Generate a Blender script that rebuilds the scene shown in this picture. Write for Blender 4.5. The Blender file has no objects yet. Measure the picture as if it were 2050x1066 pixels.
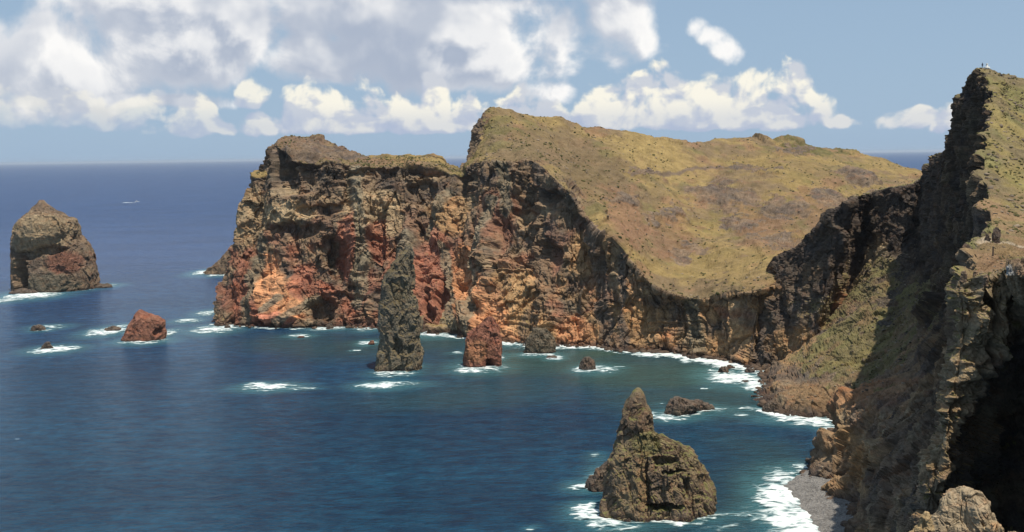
import bpy, math, random
import numpy as np
from mathutils import Matrix, Vector

# ------------------------------------------------------------------ camera
SC = bpy.context.scene
F_PX = 2100.0                    # focal length in pixels of a 2050 wide picture
CAM_H = 120.0                    # eye height above the sea
PITCH = math.atan((533 - 313.6) / F_PX)
ROLL = math.atan(0.0138)
_F = np.array([0, math.cos(PITCH), -math.sin(PITCH)])
_R0 = np.array([1.0, 0, 0]); _U0 = np.array([0, math.sin(PITCH), math.cos(PITCH)])
_U = _U0 * math.cos(ROLL) + _R0 * math.sin(ROLL)
_R = _R0 * math.cos(ROLL) - _U0 * math.sin(ROLL)
cam_d = bpy.data.cameras.new('camera'); cam = bpy.data.objects.new('camera', cam_d)
SC.collection.objects.link(cam)
cam.matrix_world = Matrix(((_R[0], _U[0], -_F[0], 0), (_R[1], _U[1], -_F[1], 0), (_R[2], _U[2], -_F[2], CAM_H), (0, 0, 0, 1)))
cam_d.sensor_width = 36; cam_d.lens = 36 * F_PX / 2050
cam_d.clip_start = 0.5; cam_d.clip_end = 400000
SC.camera = cam

# ------------------------------------------------------------------ light
SUN_DIR = Vector((0.66, -0.75, 0)).normalized()
SUN_EL = math.radians(70)
SUN_STR, SKY_STR = 4.8, 0.068
sun_vec = Vector((SUN_DIR.x * math.cos(SUN_EL), SUN_DIR.y * math.cos(SUN_EL), math.sin(SUN_EL)))
sd = bpy.data.lights.new('sun', 'SUN'); sd.energy = SUN_STR; sd.angle = math.radians(0.5); sd.color = (1.0, 0.93, 0.80)
so = bpy.data.objects.new('sun', sd); SC.collection.objects.link(so)
so.rotation_euler = sun_vec.to_track_quat('Z', 'Y').to_euler()
SC.view_settings.view_transform = 'Standard'; SC.view_settings.look = 'None'
SC.view_settings.exposure = 0.06; SC.view_settings.gamma = 1
SC.cycles.max_bounces = 5; SC.cycles.diffuse_bounces = 2; SC.cycles.glossy_bounces = 2
SC.cycles.transparent_max_bounces = 12


class NT:
    """small helper to write node trees"""
    def __init__(self, tree): self.t = tree
    def n(self, typ, **kw):
        nd = self.t.nodes.new(typ)
        for k, v in kw.items(): setattr(nd, k, v)
        return nd
    def put(self, sock, v):
        if v is None: return
        if isinstance(v, bpy.types.NodeSocket): self.t.links.new(v, sock)
        else: sock.default_value = v
    def m(self, op, a, b=None, c=None, clamp=False):
        nd = self.n('ShaderNodeMath', operation=op, use_clamp=clamp)
        for i, v in enumerate((a, b, c)): self.put(nd.inputs[i], v)
        return nd.outputs[0]
    def vm(self, op, a, b=None):
        nd = self.n('ShaderNodeVectorMath', operation=op)
        self.put(nd.inputs[0], a)
        if b is not None: self.put(nd.inputs[3] if op == 'SCALE' else nd.inputs[1], b)
        return nd.outputs[0]
    def noise(self, vec, scale, detail=4, rough=0.5, lac=2.0, dist=0.0, dims='3D'):
        nd = self.n('ShaderNodeTexNoise', noise_dimensions=dims)
        self.put(nd.inputs['Vector'], vec)
        self.put(nd.inputs['Scale'], scale); self.put(nd.inputs['Detail'], detail)
        self.put(nd.inputs['Roughness'], rough); self.put(nd.inputs['Lacunarity'], lac); self.put(nd.inputs['Distortion'], dist)
        return nd.outputs[0]
    def ss(self, v, a, b, lo=0.0, hi=1.0):
        nd = self.n('ShaderNodeMapRange', interpolation_type='SMOOTHSTEP')
        for i, x in enumerate((v, a, b, lo, hi)): self.put(nd.inputs[i], x)
        return nd.outputs[0]
    def lin(self, v, a, b, lo=0.0, hi=1.0):
        nd = self.n('ShaderNodeMapRange')
        for i, x in enumerate((v, a, b, lo, hi)): self.put(nd.inputs[i], x)
        return nd.outputs[0]
    def mix(self, f, a, b, mode='MIX'):
        nd = self.n('ShaderNodeMix', data_type='RGBA', blend_type=mode)
        self.put(nd.inputs[0], f)
        for s, v in ((nd.inputs[6], a), (nd.inputs[7], b)):
            self.put(s, v if isinstance(v, bpy.types.NodeSocket) else (tuple(v) + (1,))[:4])
        return nd.outputs[2]
    def xyz(self, x, y, z):
        nd = self.n('ShaderNodeCombineXYZ')
        for i, v in enumerate((x, y, z)): self.put(nd.inputs[i], v)
        return nd.outputs[0]
    def attr(self, name):
        return self.n('ShaderNodeAttribute', attribute_name=name)


# ------------------------------------------------------------------ sky and clouds (world)
def dir_uv(px, py):
    d = _F + _R * (px - 1025) / F_PX - _U * (py - 533) / F_PX
    return math.atan2(d[0], d[1]), d[2] / math.hypot(d[0], d[1])

# low cumulus bank over the horizon: px, py of the flat base, half width, height, weight
BANK = [(395, 258, 50, 52, 1), (450, 258, 60, 24, .9), (350, 256, 60, 14, .7), (540, 258, 55, 36, .95), (500, 202, 40, 46, .95),
        (620, 255, 60, 82, 1.05), (680, 255, 60, 55, 1), (740, 255, 65, 78, 1.05), (810, 255, 60, 64, 1), (875, 253, 65, 82, 1.05),
        (950, 252, 70, 72, 1.05), (1030, 250, 60, 52, 1), (1110, 248, 80, 56, 1.05), (1200, 248, 90, 76, 1.1), (1300, 247, 80, 96, 1.1),
        (1345, 246, 50, 108, 1), (1420, 246, 85, 84, 1.1), (1500, 246, 70, 76, 1), (1560, 246, 75, 104, 1.1), (1620, 246, 50, 84, 1),
        (1660, 246, 60, 26, .9), (1835, 238, 50, 14, .3), (1890, 240, 40, 18, .35),
        (180, 244, 120, 48, .6), (40, 240, 110, 44, .6), (280, 250, 80, 40, .6)]
# high broken deck: px, py centre, half width, half height, weight
DECK = [(60, 100, 230, 110, 1.1), (230, 90, 190, 95, 1.1), (380, 90, 150, 75, 1.05), (300, 10, 330, 60, 1.1), (470, 50, 90, 60, .9),
        (640, 10, 110, 60, 1.0), (720, 20, 120, 70, 1.05), (660, 110, 130, 55, .9), (180, 182, 280, 18, .8), (930, 130, 190, 50, 1.0), (1080, 185, 90, 30, .8), (850, 70, 150, 110, 1.1), (980, 60, 160, 110, 1.15),
        (1110, 70, 140, 110, 1.15), (1225, 30, 110, 85, 1.1), (1060, 150, 110, 55, .9), (1275, 60, 55, 55, .8),
        (1402, 44, 20, 18, .22), (1430, 66, 25, 22, .34), (1452, 90, 24, 22, .28),
        (-120, 80, 200, 130, 1.1), (-300, 60, 300, 120, 1.0), (1060, -120, 420, 130, 1.1), (400, -150, 500, 130, 1.1)]

def cloud_group(name, blobs, base, scale, namp, seed):
    g = bpy.data.node_groups.new(name, 'ShaderNodeTree')
    g.interface.new_socket('uv', in_out='INPUT', socket_type='NodeSocketVector')
    g.interface.new_socket('density', in_out='OUTPUT', socket_type='NodeSocketFloat')
    k = NT(g); gi = k.n('NodeGroupInput'); go = k.n('NodeGroupOutput')
    uv = gi.outputs[0]
    wn = k.n('ShaderNodeTexNoise', noise_dimensions='2D'); k.put(wn.inputs['Vector'], uv)
    k.put(wn.inputs['Scale'], scale * 0.35); k.put(wn.inputs['Detail'], 3)
    off = k.vm('SCALE', k.vm('SUBTRACT', wn.outputs[1], (0.5, 0.5, 0.5)), 0.035 if base else 0.06)
    wuv = k.vm('ADD', uv, off)
    sep = k.n('ShaderNodeSeparateXYZ'); k.put(sep.inputs[0], wuv); u, v = sep.outputs[0], sep.outputs[1]
    sep2 = k.n('ShaderNodeSeparateXYZ'); k.put(sep2.inputs[0], uv); v_raw = sep2.outputs[1]
    acc = None
    for px, py, a, b, w in blobs:
        u0, v0 = dir_uv(px, py)
        du = k.m('MULTIPLY', k.m('SUBTRACT', u, u0), F_PX / a)
        if base:
            dv = k.m('SUBTRACT', v, v0)
            up = k.m('MULTIPLY', dv, F_PX / b)
            dn = k.m('MULTIPLY', k.m('SUBTRACT', v_raw, v0), -F_PX / 14.0)
            dd = k.m('MAXIMUM', up, dn)
        else:
            dd = k.m('MULTIPLY', k.m('SUBTRACT', v, v0), F_PX / b)
        r2 = k.m('ADD', k.m('MULTIPLY', du, du), k.m('MULTIPLY', dd, dd))
        f = k.m('SUBTRACT', w, k.m('MULTIPLY', r2, w))
        acc = f if acc is None else k.m('SMOOTH_MAX', acc, f, 0.25)
    acc = k.m('MAXIMUM', acc, -1.5)
    n1 = k.noise(k.vm('ADD', uv, (seed, seed * .7, 0)), scale, 8, 0.56, 2.1, 0.25, dims='2D')
    vo = k.n('ShaderNodeTexVoronoi', feature='SMOOTH_F1', voronoi_dimensions='2D'); k.put(vo.inputs['Vector'], k.vm('ADD', wuv, k.vm('SCALE', wn.outputs[1], 0.01)))
    k.put(vo.inputs['Scale'], scale * 1.5); k.put(vo.inputs['Smoothness'], 0.35); k.put(vo.inputs['Detail'], 2.5); k.put(vo.inputs['Roughness'], 0.5); vo.normalize = True
    d = k.m('ADD', acc, k.m('MULTIPLY', k.m('SUBTRACT', n1, 0.5), namp))
    d = k.m('ADD', d, k.m('MULTIPLY', k.m('SUBTRACT', 0.36 if base else 0.375, vo.outputs[0]), 3.4 if base else 2.4))
    k.put(go.inputs[0], d)
    return g

def build_world():
    w = bpy.data.worlds.new('World'); SC.world = w; w.use_nodes = True
    t = w.node_tree; t.nodes.clear(); k = NT(t)
    out = k.n('ShaderNodeOutputWorld'); bg = k.n('ShaderNodeBackground'); k.put(bg.inputs['Strength'], SKY_STR)
    t.links.new(bg.outputs[0], out.inputs[0])
    sky = k.n('ShaderNodeTexSky', sky_type='NISHITA', sun_disc=False)
    sky.sun_elevation = SUN_EL; sky.sun_rotation = math.atan2(SUN_DIR.x, SUN_DIR.y)
    sky.altitude = 100; sky.air_density = 1.0; sky.dust_density = 0.8; sky.ozone_density = 1.2
    tc = k.n('ShaderNodeTexCoord'); sep = k.n('ShaderNodeSeparateXYZ'); k.put(sep.inputs[0], tc.outputs['Generated'])
    x, y, z = sep.outputs
    u = k.m('ARCTAN2', x, y)
    hyp = k.m('SQRT', k.m('ADD', k.m('MULTIPLY', x, x), k.m('MULTIPLY', y, y)))
    v = k.m('DIVIDE', z, k.m('MAXIMUM', hyp, 0.02))
    uv = k.xyz(u, v, 0)
    gb = cloud_group('cumulus_bank', BANK, True, 22, 2.9, 3.1)
    gd = cloud_group('cloud_deck', DECK, False, 9, 3.2, 7.7)
    def dens(g, vec):
        nd = k.n('ShaderNodeGroup'); nd.node_tree = g; k.put(nd.inputs[0], vec); return nd.outputs[0]
    skyc = k.mix(k.ss(v, 0.0, 0.16, 0.85, 0.75), sky.outputs[0], (5.1, 7.2, 9.8))   # sea haze whitens the low sky
    col = skyc
    # high deck
    d0 = dens(gd, uv); d1 = dens(gd, k.vm('ADD', uv, (0.010, 0.018, 0)))
    a = k.ss(d0, 0.0, 0.75)
    lit = k.ss(k.m('SUBTRACT', d0, d1), -0.45, 0.45)
    thick = k.ss(d0, 0.4, 1.4)
    lit = k.m('ADD', k.m('MULTIPLY', lit, 0.75), k.m('MULTIPLY', k.m('SUBTRACT', 1, thick), 0.28), clamp=True)
    big = k.ss(k.noise(k.vm('ADD', uv, (1.7, 0.3, 0)), 9.0, 4, 0.55, dims='2D'), 0.38, 0.62)
    lit = k.m('MULTIPLY', lit, k.m('ADD', 0.22, k.m('MULTIPLY', big, 0.85)), clamp=True)
    lit = k.m('ADD', lit, k.m('MULTIPLY', k.ss(u, -0.34, -0.50), k.ss(v, 0.05, 0.14, 0, .8)), clamp=True)
    cc = k.mix(lit, (5.9, 6.7, 8.3), (14.5, 14.2, 13.8))
    col = k.mix(k.m('MULTIPLY', a, 0.93), col, cc)
    # low bank
    e0 = dens(gb, uv); e1 = dens(gb, k.vm('ADD', uv, (0.005, 0.010, 0)))
    a2 = k.ss(e0, -0.05, 0.65)
    l2 = k.ss(k.m('SUBTRACT', e0, e1), -0.75, 0.45)
    l2 = k.m('ADD', k.m('MULTIPLY', l2, 0.8), 0.2, clamp=True)
    gp = k.ss(k.noise(k.vm('MULTIPLY', uv, (1, 1.7, 1)), 21.0, 4, 0.5, dims='2D'), 0.40, 0.52)
    l2 = k.m('MULTIPLY', l2, k.m('ADD', 0.35, k.m('MULTIPLY', gp, 0.65)))
    hb = k.ss(v, 0.028, 0.055)
    l2 = k.m('MULTIPLY', l2, k.m('ADD', 0.55, k.m('MULTIPLY', hb, 0.45)))
    c2 = k.mix(l2, (6.0, 7.0, 9.3), (14.0, 13.4, 11.6))
    far = k.ss(u, -0.50, -0.14, 0.35, 0.96)
    col = k.mix(k.m('MULTIPLY', a2, far), col, c2)
    k.put(bg.inputs['Color'], col)
    w.cycles.sampling_method = 'MANUAL'; w.cycles.sample_map_resolution = 512
build_world()


# ------------------------------------------------------------------ geometry helpers
def P(px, py, D):
    d = _F + _R * (px - 1025) / F_PX - _U * (py - 533) / F_PX
    s = D / d[1]
    return np.array([d[0] * s, D, CAM_H + d[2] * s])

def W(px, py, z=0.0):
    d = _F + _R * (px - 1025) / F_PX - _U * (py - 533) / F_PX
    s = (z - CAM_H) / d[2]
    return np.array([d[0] * s, d[1] * s, z])

def proj(p):
    q = p - np.array([0, 0, CAM_H]); y = np.maximum(q @ _F, 5.0)
    return 1025 + F_PX * (q @ _R) / y, 533 - F_PX * (q @ _U) / y

_rng = np.random.RandomState(11)
_perm = _rng.permutation(256).astype(np.int32); _perm = np.concatenate([_perm, _perm, _perm])
_grad = _rng.normal(size=(256, 3)).astype(np.float32); _grad /= np.linalg.norm(_grad, axis=1)[:, None]
_cell = _rng.random_sample((256, 3)).astype(np.float32)

def perlin(p):
    p = np.asarray(p, np.float32); i = np.floor(p).astype(np.int32); f = p - i
    w = f * f * f * (f * (f * 6 - 15) + 10); i &= 255
    out = 0
    for dx in (0, 1):
        a = _perm[(i[..., 0] + dx) & 255]
        wx = w[..., 0] if dx else 1 - w[..., 0]
        for dy in (0, 1):
            b = _perm[a + ((i[..., 1] + dy) & 255)]
            wy = w[..., 1] if dy else 1 - w[..., 1]
            for dz in (0, 1):
                g = _grad[_perm[b + ((i[..., 2] + dz) & 255)]]
                wz = w[..., 2] if dz else 1 - w[..., 2]
                dot = g[..., 0] * (f[..., 0] - dx) + g[..., 1] * (f[..., 1] - dy) + g[..., 2] * (f[..., 2] - dz)
                out = out + dot * wx * wy * wz
    return out * 1.6

def fbm(p, o=4, gain=0.5, lac=2.03):
    s, a, t = 0, 1.0, 0.0
    for k in range(o):
        s = s + a * perlin(p + k * 17.3); t += a; a *= gain; p = p * lac
    return s / t * 1.5

def ridged(p, o=4, gain=0.5, lac=2.1):
    s, a, t = 0, 1.0, 0.0
    for k in range(o):
        s = s + a * (1 - np.abs(perlin(p + k * 9.1)) * 2); t += a; a *= gain; p = p * lac
    return s / t

def worley(p, jitter=0.9):
    p = np.asarray(p, np.float32); i = np.floor(p).astype(np.int32); f = p - i; ii = i & 255
    f1 = np.full(p.shape[:-1], 9.0, np.float32); f2 = f1.copy(); cid = np.zeros(p.shape[:-1], np.int32); fac = np.zeros(p.shape[:-1], np.float32)
    for dx in (-1, 0, 1):
        a = _perm[(ii[..., 0] + dx) & 255]
        for dy in (-1, 0, 1):
            b = _perm[a + ((ii[..., 1] + dy) & 255)]
            for dz in (-1, 0, 1):
                h = _perm[b + ((ii[..., 2] + dz) & 255)]
                c = _cell[h] * jitter
                e0, e1, e2 = c[..., 0] + dx - f[..., 0], c[..., 1] + dy - f[..., 1], c[..., 2] + dz - f[..., 2]
                d = e0 ** 2 + e1 ** 2 + e2 ** 2
                near = d < f1; gr = _grad[h]
                fac = np.where(near, gr[..., 0] * e0 + gr[..., 1] * e1 + gr[..., 2] * e2, fac)
                f2 = np.where(near, f1, np.minimum(f2, d)); cid = np.where(near, h, cid); f1 = np.where(near, d, f1)
    return np.sqrt(f1), np.sqrt(f2), _cell[cid][..., 0] + fac * 1.1

def sstep(x, a, b):
    t = np.clip((x - a) / (b - a), 0, 1); return t * t * (3 - 2 * t)

def catmull(pts, n_per):
    """pts (K, M, 3) -> dense along axis 0 with n_per[k] pieces in span k"""
    K = len(pts); out = []
    for k in range(K - 1):
        p0, p1, p2, p3 = pts[max(k - 1, 0)], pts[k], pts[k + 1], pts[min(k + 2, K - 1)]
        t = (np.arange(n_per[k]) / n_per[k])[:, None, None]
        m1, m2 = (p2 - p0) * 0.42, (p3 - p1) * 0.42
        out.append((2 * t**3 - 3 * t**2 + 1) * p1 + (t**3 - 2 * t**2 + t) * m1 + (-2 * t**3 + 3 * t**2) * p2 + (t**3 - t**2) * m2)
    out.append(pts[-1][None]); return np.concatenate(out)

def span_counts(net, step, lo=3, hi=400):
    px, py = proj(net.reshape(-1, 3)); px = px.reshape(net.shape[:2]); py = py.reshape(net.shape[:2])
    px = np.clip(px, -80, 2130); py = np.clip(py, -60, 1126)
    L = np.hypot(np.diff(px, axis=0), np.diff(py, axis=0)) / 2.0
    L = np.percentile(L, 85, axis=1)
    return [int(np.clip(math.ceil(l / step), lo, hi)) for l in L]

def loft(net, step=1.0):
    """net (rows, cols, 3) -> dense grid"""
    a = catmull(net, span_counts(net, step))
    b = catmull(a.transpose(1, 0, 2), span_counts(net.transpose(1, 0, 2), step))
    return b.transpose(1, 0, 2).astype(np.float32)

def grid_normals(g, flip=1, wrap=False):
    du = np.gradient(g, axis=0)
    if wrap:
        dv = np.roll(g, -1, 1) - np.roll(g, 1, 1)
    else:
        dv = np.gradient(g, axis=1)
    n = np.cross(du, dv) * flip
    return n / np.maximum(np.linalg.norm(n, axis=-1, keepdims=True), 1e-6)

def blur(a, n, wrap=False):
    for _ in range(n):
        a = (a + np.concatenate([a[:1], a[:-1]]) + np.concatenate([a[1:], a[-1:]])) / 3
        if wrap: a = (a + np.roll(a, 1, 1) + np.roll(a, -1, 1)) / 3
        else: a = (a + np.concatenate([a[:, :1], a[:, :-1]], 1) + np.concatenate([a[:, 1:], a[:, -1:]], 1)) / 3
    return a

def rock_disp(p, s=1.0, amp=1.0, tilt=(0.03, 0.05), butt=1.0, seed=0.0, strata=1.0):
    """how far weathered volcanic rock stands out at p; s is the feature size in metres / 10"""
    q = (p / (10.0 * s) + seed).astype(np.float32)
    w = np.stack([fbm(q * 0.35 + 5, 3), fbm(q * 0.35 + 25, 3), fbm(q * 0.35 + 45, 3)], -1)
    qw = q + w * 0.55
    d = butt * 4.5 * (ridged(qw * np.array([0.28, 0.28, 0.07]), 3) - 0.35)
    zz = p[..., 2] + tilt[0] * p[..., 0] + tilt[1] * p[..., 1]
    st = np.zeros(p.shape, np.float32); st[..., 2] = (zz / (10.0 * s)) * 2.6 + w[..., 0] * 1.1 + seed; st[..., 0] = q[..., 0] * 0.15
    lay = perlin(st); sa = (0.15 + sstep(fbm(q * 0.3 + 12, 2), -0.1, 0.5)) * strata
    d += 1.0 * np.tanh(lay * 4) * sa
    st[..., 2] = st[..., 2] * 3.1 + 4; d += 0.4 * np.tanh(perlin(st) * 4) * sa
    d += butt * 1.7 * (ridged(qw * np.array([1.1, 1.1, 0.16]) + 7, 3) - 0.35)
    f1, f2, c = worley(qw * np.array([0.42, 0.42, 0.26]) + 15)
    d += 4.2 * (c - 0.5) * (0.4 + 0.6 * sstep(f2 - f1, 0.0, 0.25))
    f1, f2, c = worley(qw * np.array([1.0, 1.0, 0.42]))
    d += 2.4 * (c - 0.5) - 0.7 * sstep(0.10 - (f2 - f1), 0, 0.10)
    f1, f2, c = worley(qw * np.array([2.6, 2.6, 1.5]) + 9)
    d += 1.1 * (c - 0.5) - 0.25 * sstep(0.15 - (f2 - f1), 0, 0.15)
    f1, f2, c = worley(q * np.array([6.5, 6.5, 4.5]) + 3)
    d += 0.45 * (c - 0.5)
    d += 0.9 * fbm(q * 1.4 + 3, 5, 0.55)
    d -= 1.8 * sstep(fbm(qw * np.array([1.0, 1.0, 0.6]) + 61, 3), 0.28, 0.5)
    return d * amp * s, lay

def ell(p, px, py, D, rx, ry, rd=60.0, warp=None):
    """1 inside, 0 outside a soft world-space ellipsoid seen at px,py at distance D (radii in pixels there)"""
    c = P(px, py, D); k = D / F_PX
    d = p - c
    if warp is not None: d = d + warp
    return 1 - np.sqrt((d[..., 0] / (rx * k)) ** 2 + (d[..., 2] / (ry * k)) ** 2 + (d[..., 1] / rd) ** 2)

def dist_poly(p, pts, D):
    """distance in metres, in the x-z plane, to a line through the given points"""
    best = None
    q = [P(x, y, D) for x, y in pts]
    for a, b in zip(q[:-1], q[1:]):
        ax, az, bx, bz = a[0], a[2], b[0], b[2]
        L = (bx - ax) ** 2 + (bz - az) ** 2
        t = np.clip(((p[..., 0] - ax) * (bx - ax) + (p[..., 2] - az) * (bz - az)) / L, 0, 1)
        d = np.hypot(p[..., 0] - ax - t * (bx - ax), p[..., 2] - az - t * (bz - az))
        best = d if best is None else np.minimum(best, d)
    return best

def mesh_grid(name, g, mat, attrs=None, flip=False, wrap=False, cap=False, smooth=False, drop=None):
    R, C = g.shape[:2]; co = g.reshape(-1, 3).astype(np.float32)
    idx = np.arange(R * C).reshape(R, C)
    nxt = np.roll(idx, -1, 1) if wrap else idx[:, 1:]
    cur = idx if wrap else idx[:, :-1]
    q = np.stack([cur[:-1], nxt[:-1], nxt[1:], cur[1:]], -1)
    if drop is not None: q = q[~drop]
    q = q.reshape(-1, 4)
    if flip: q = q[:, ::-1]
    if drop is not None:
        used = np.unique(q); remap = np.full(len(co), -1); remap[used] = np.arange(len(used)); q = remap[q]; co = co[used]
        if attrs: attrs = {k: v.reshape(R * C, -1)[used] for k, v in attrs.items()}
    me = bpy.data.meshes.new(name)
    nv, nf = len(co), len(q)
    me.vertices.add(nv); me.vertices.foreach_set('co', co.ravel())
    me.loops.add(nf * 4); me.loops.foreach_set('vertex_index', q.ravel().astype(np.int32))
    me.polygons.add(nf); me.polygons.foreach_set('loop_start', np.arange(0, nf * 4, 4, dtype=np.int32))
    me.polygons.foreach_set('loop_total', np.full(nf, 4, np.int32))
    me.polygons.foreach_set('use_smooth', np.full(nf, bool(smooth)))
    me.update(calc_edges=True); me.validate(verbose=False)
    for k, v in (attrs or {}).items():
        v = np.asarray(v, np.float32).reshape(nv, -1)
        if v.shape[1] == 3:
            a = me.attributes.new(k, 'FLOAT_COLOR', 'POINT'); a.data.foreach_set('color', np.concatenate([v, np.ones((nv, 1), np.float32)], 1).ravel())
        else:
            a = me.attributes.new(k, 'FLOAT', 'POINT'); a.data.foreach_set('value', v.ravel())
    me.materials.append(mat)
    o = bpy.data.objects.new(name, me); SC.collection.objects.link(o)
    return o

def tag(o, label=None, cat=None, group=None, kind=None):
    for k, v in (('label', label), ('category', cat), ('group', group), ('kind', kind)):
        if v: o[k] = v
    return o


# ------------------------------------------------------------------ materials
def new_mat(name):
    m = bpy.data.materials.new(name); m.use_nodes = True; t = m.node_tree; t.nodes.clear()
    k = NT(t); out = k.n('ShaderNodeOutputMaterial'); bs = k.n('ShaderNodeBsdfPrincipled')
    t.links.new(bs.outputs[0], out.inputs[0]); return m, k, bs, out

def rock_material(name, s=1.0, bump=1.0):
    """tint = colour of the rock, with painted shade on the near wall, veg = how much grows there"""
    m, k, bs, out = new_mat(name)
    pos = k.n('ShaderNodeNewGeometry').outputs['Position']
    tint = k.attr('tint').outputs['Color']; veg = k.attr('veg').outputs['Fac']; vcol = k.attr('vcol').outputs['Color']
    n1 = k.noise(pos, 0.22 / s, 8, 0.62); n2 = k.noise(pos, 1.3 / s, 6, 0.65)
    var = k.m('MULTIPLY', k.lin(n1, 0.3, 0.7, 0.62, 1.38), k.lin(n2, 0.3, 0.7, 0.72, 1.28))
    rock = k.mix(1.0, tint, k.xyz(var, var, var), 'MULTIPLY')
    hue = k.noise(k.vm('MULTIPLY', pos, (1, 1, 2.2)), 0.09 / s, 5, 0.6)
    rock = k.mix(k.ss(hue, 0.5, 0.68, 0, .35), rock, k.mix(1.0, rock, (1.35, 0.86, 0.62), 'MULTIPLY'))
    rock = k.mix(k.ss(hue, 0.48, 0.32, 0, .4), rock, k.mix(1.0, rock, (0.82, 0.84, 0.80), 'MULTIPLY'))
    n3 = k.noise(pos, 0.5 / s, 7, 0.7)
    va = k.ss(k.m('ADD', veg, k.m('MULTIPLY', k.m('SUBTRACT', n3, 0.5), 1.1)), 0.38, 0.62)
    gv = k.m('MULTIPLY', k.lin(k.noise(pos, 0.12 / s, 6, 0.65), 0.3, 0.7, 0.72, 1.28), k.lin(k.noise(pos, 2.2 / s, 4, 0.7), 0.3, 0.7, 0.7, 1.3))
    grass = k.mix(1.0, vcol, k.xyz(gv, gv, gv), 'MULTIPLY')
    tuft = k.noise(pos, 1.1 / s, 5, 0.75)
    grass = k.mix(k.ss(tuft, 0.55, 0.70, 0, .55), grass, k.mix(1.0, grass, (0.50, 0.52, 0.50), 'MULTIPLY'))
    bare = k.noise(k.vm('MULTIPLY', pos, (1, 1, 2.5)), 0.10 / s, 7, 0.7)
    grass = k.mix(k.ss(bare, 0.56, 0.70, 0, .65), grass, (0.20, 0.135, 0.085))
    col = k.mix(va, rock, grass)
    k.put(bs.inputs['Base Color'], col); k.put(bs.inputs['Roughness'], 0.95)
    k.put(bs.inputs['Specular IOR Level'], 0.12)
    b1 = k.n('ShaderNodeBump'); k.put(b1.inputs['Strength'], 0.8 * bump); k.put(b1.inputs['Distance'], 1.2 * s)
    vor = k.n('ShaderNodeTexVoronoi', feature='F1'); k.put(vor.inputs['Vector'], k.vm('ADD', pos, k.vm('SCALE', k.n('ShaderNodeTexNoise').outputs[1], 2.0)))
    k.put(vor.inputs['Scale'], 0.8 / s)
    h = k.m('ADD', k.m('MULTIPLY', n1, 0.9), k.m('ADD', k.m('MULTIPLY', n2, 0.55), k.m('MULTIPLY', vor.outputs[0], 0.25)))
    k.put(b1.inputs['Height'], h); k.put(bs.inputs['Normal'], b1.outputs[0])
    return m

def tri(*c): return np.array(c, np.float32)
DARK, BROWN, TAN = tri(.085, .068, .058), tri(.185, .130, .088), tri(.36, .27, .165)
RED, ORANGE, GREY, OCHRE = tri(.25, .105, .070), tri(.50, .25, .125), tri(.195, .168, .122), tri(.38, .235, .115)
GRASS_Y, GRASS_G, GRASS_B, SOIL = tri(.27, .21, .085), tri(.15, .145, .055), tri(.20, .155, .085), tri(.25, .155, .09)

def mixc(a, b, t): return a + (b - a) * np.clip(t, 0, 1)[..., None]

def base_rock_color(p, lay, s=1.0, seed=0.0):
    q = p / (10 * s) + seed
    t = fbm(q * np.array([0.5, 0.5, 0.9]) + 31, 4)
    c = mixc(DARK * 1.15, BROWN, sstep(t, -0.55, 0.1)[...]); c = mixc(c, TAN, sstep(t, 0.05, 0.75) * 0.75)
    c = mixc(c, GREY, sstep(fbm(q * 0.6 + 77, 3), 0.1, 0.5) * 0.3)
    c = mixc(c, DARK, sstep(lay, 0.1, 0.5) * 0.15)
    return c


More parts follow.
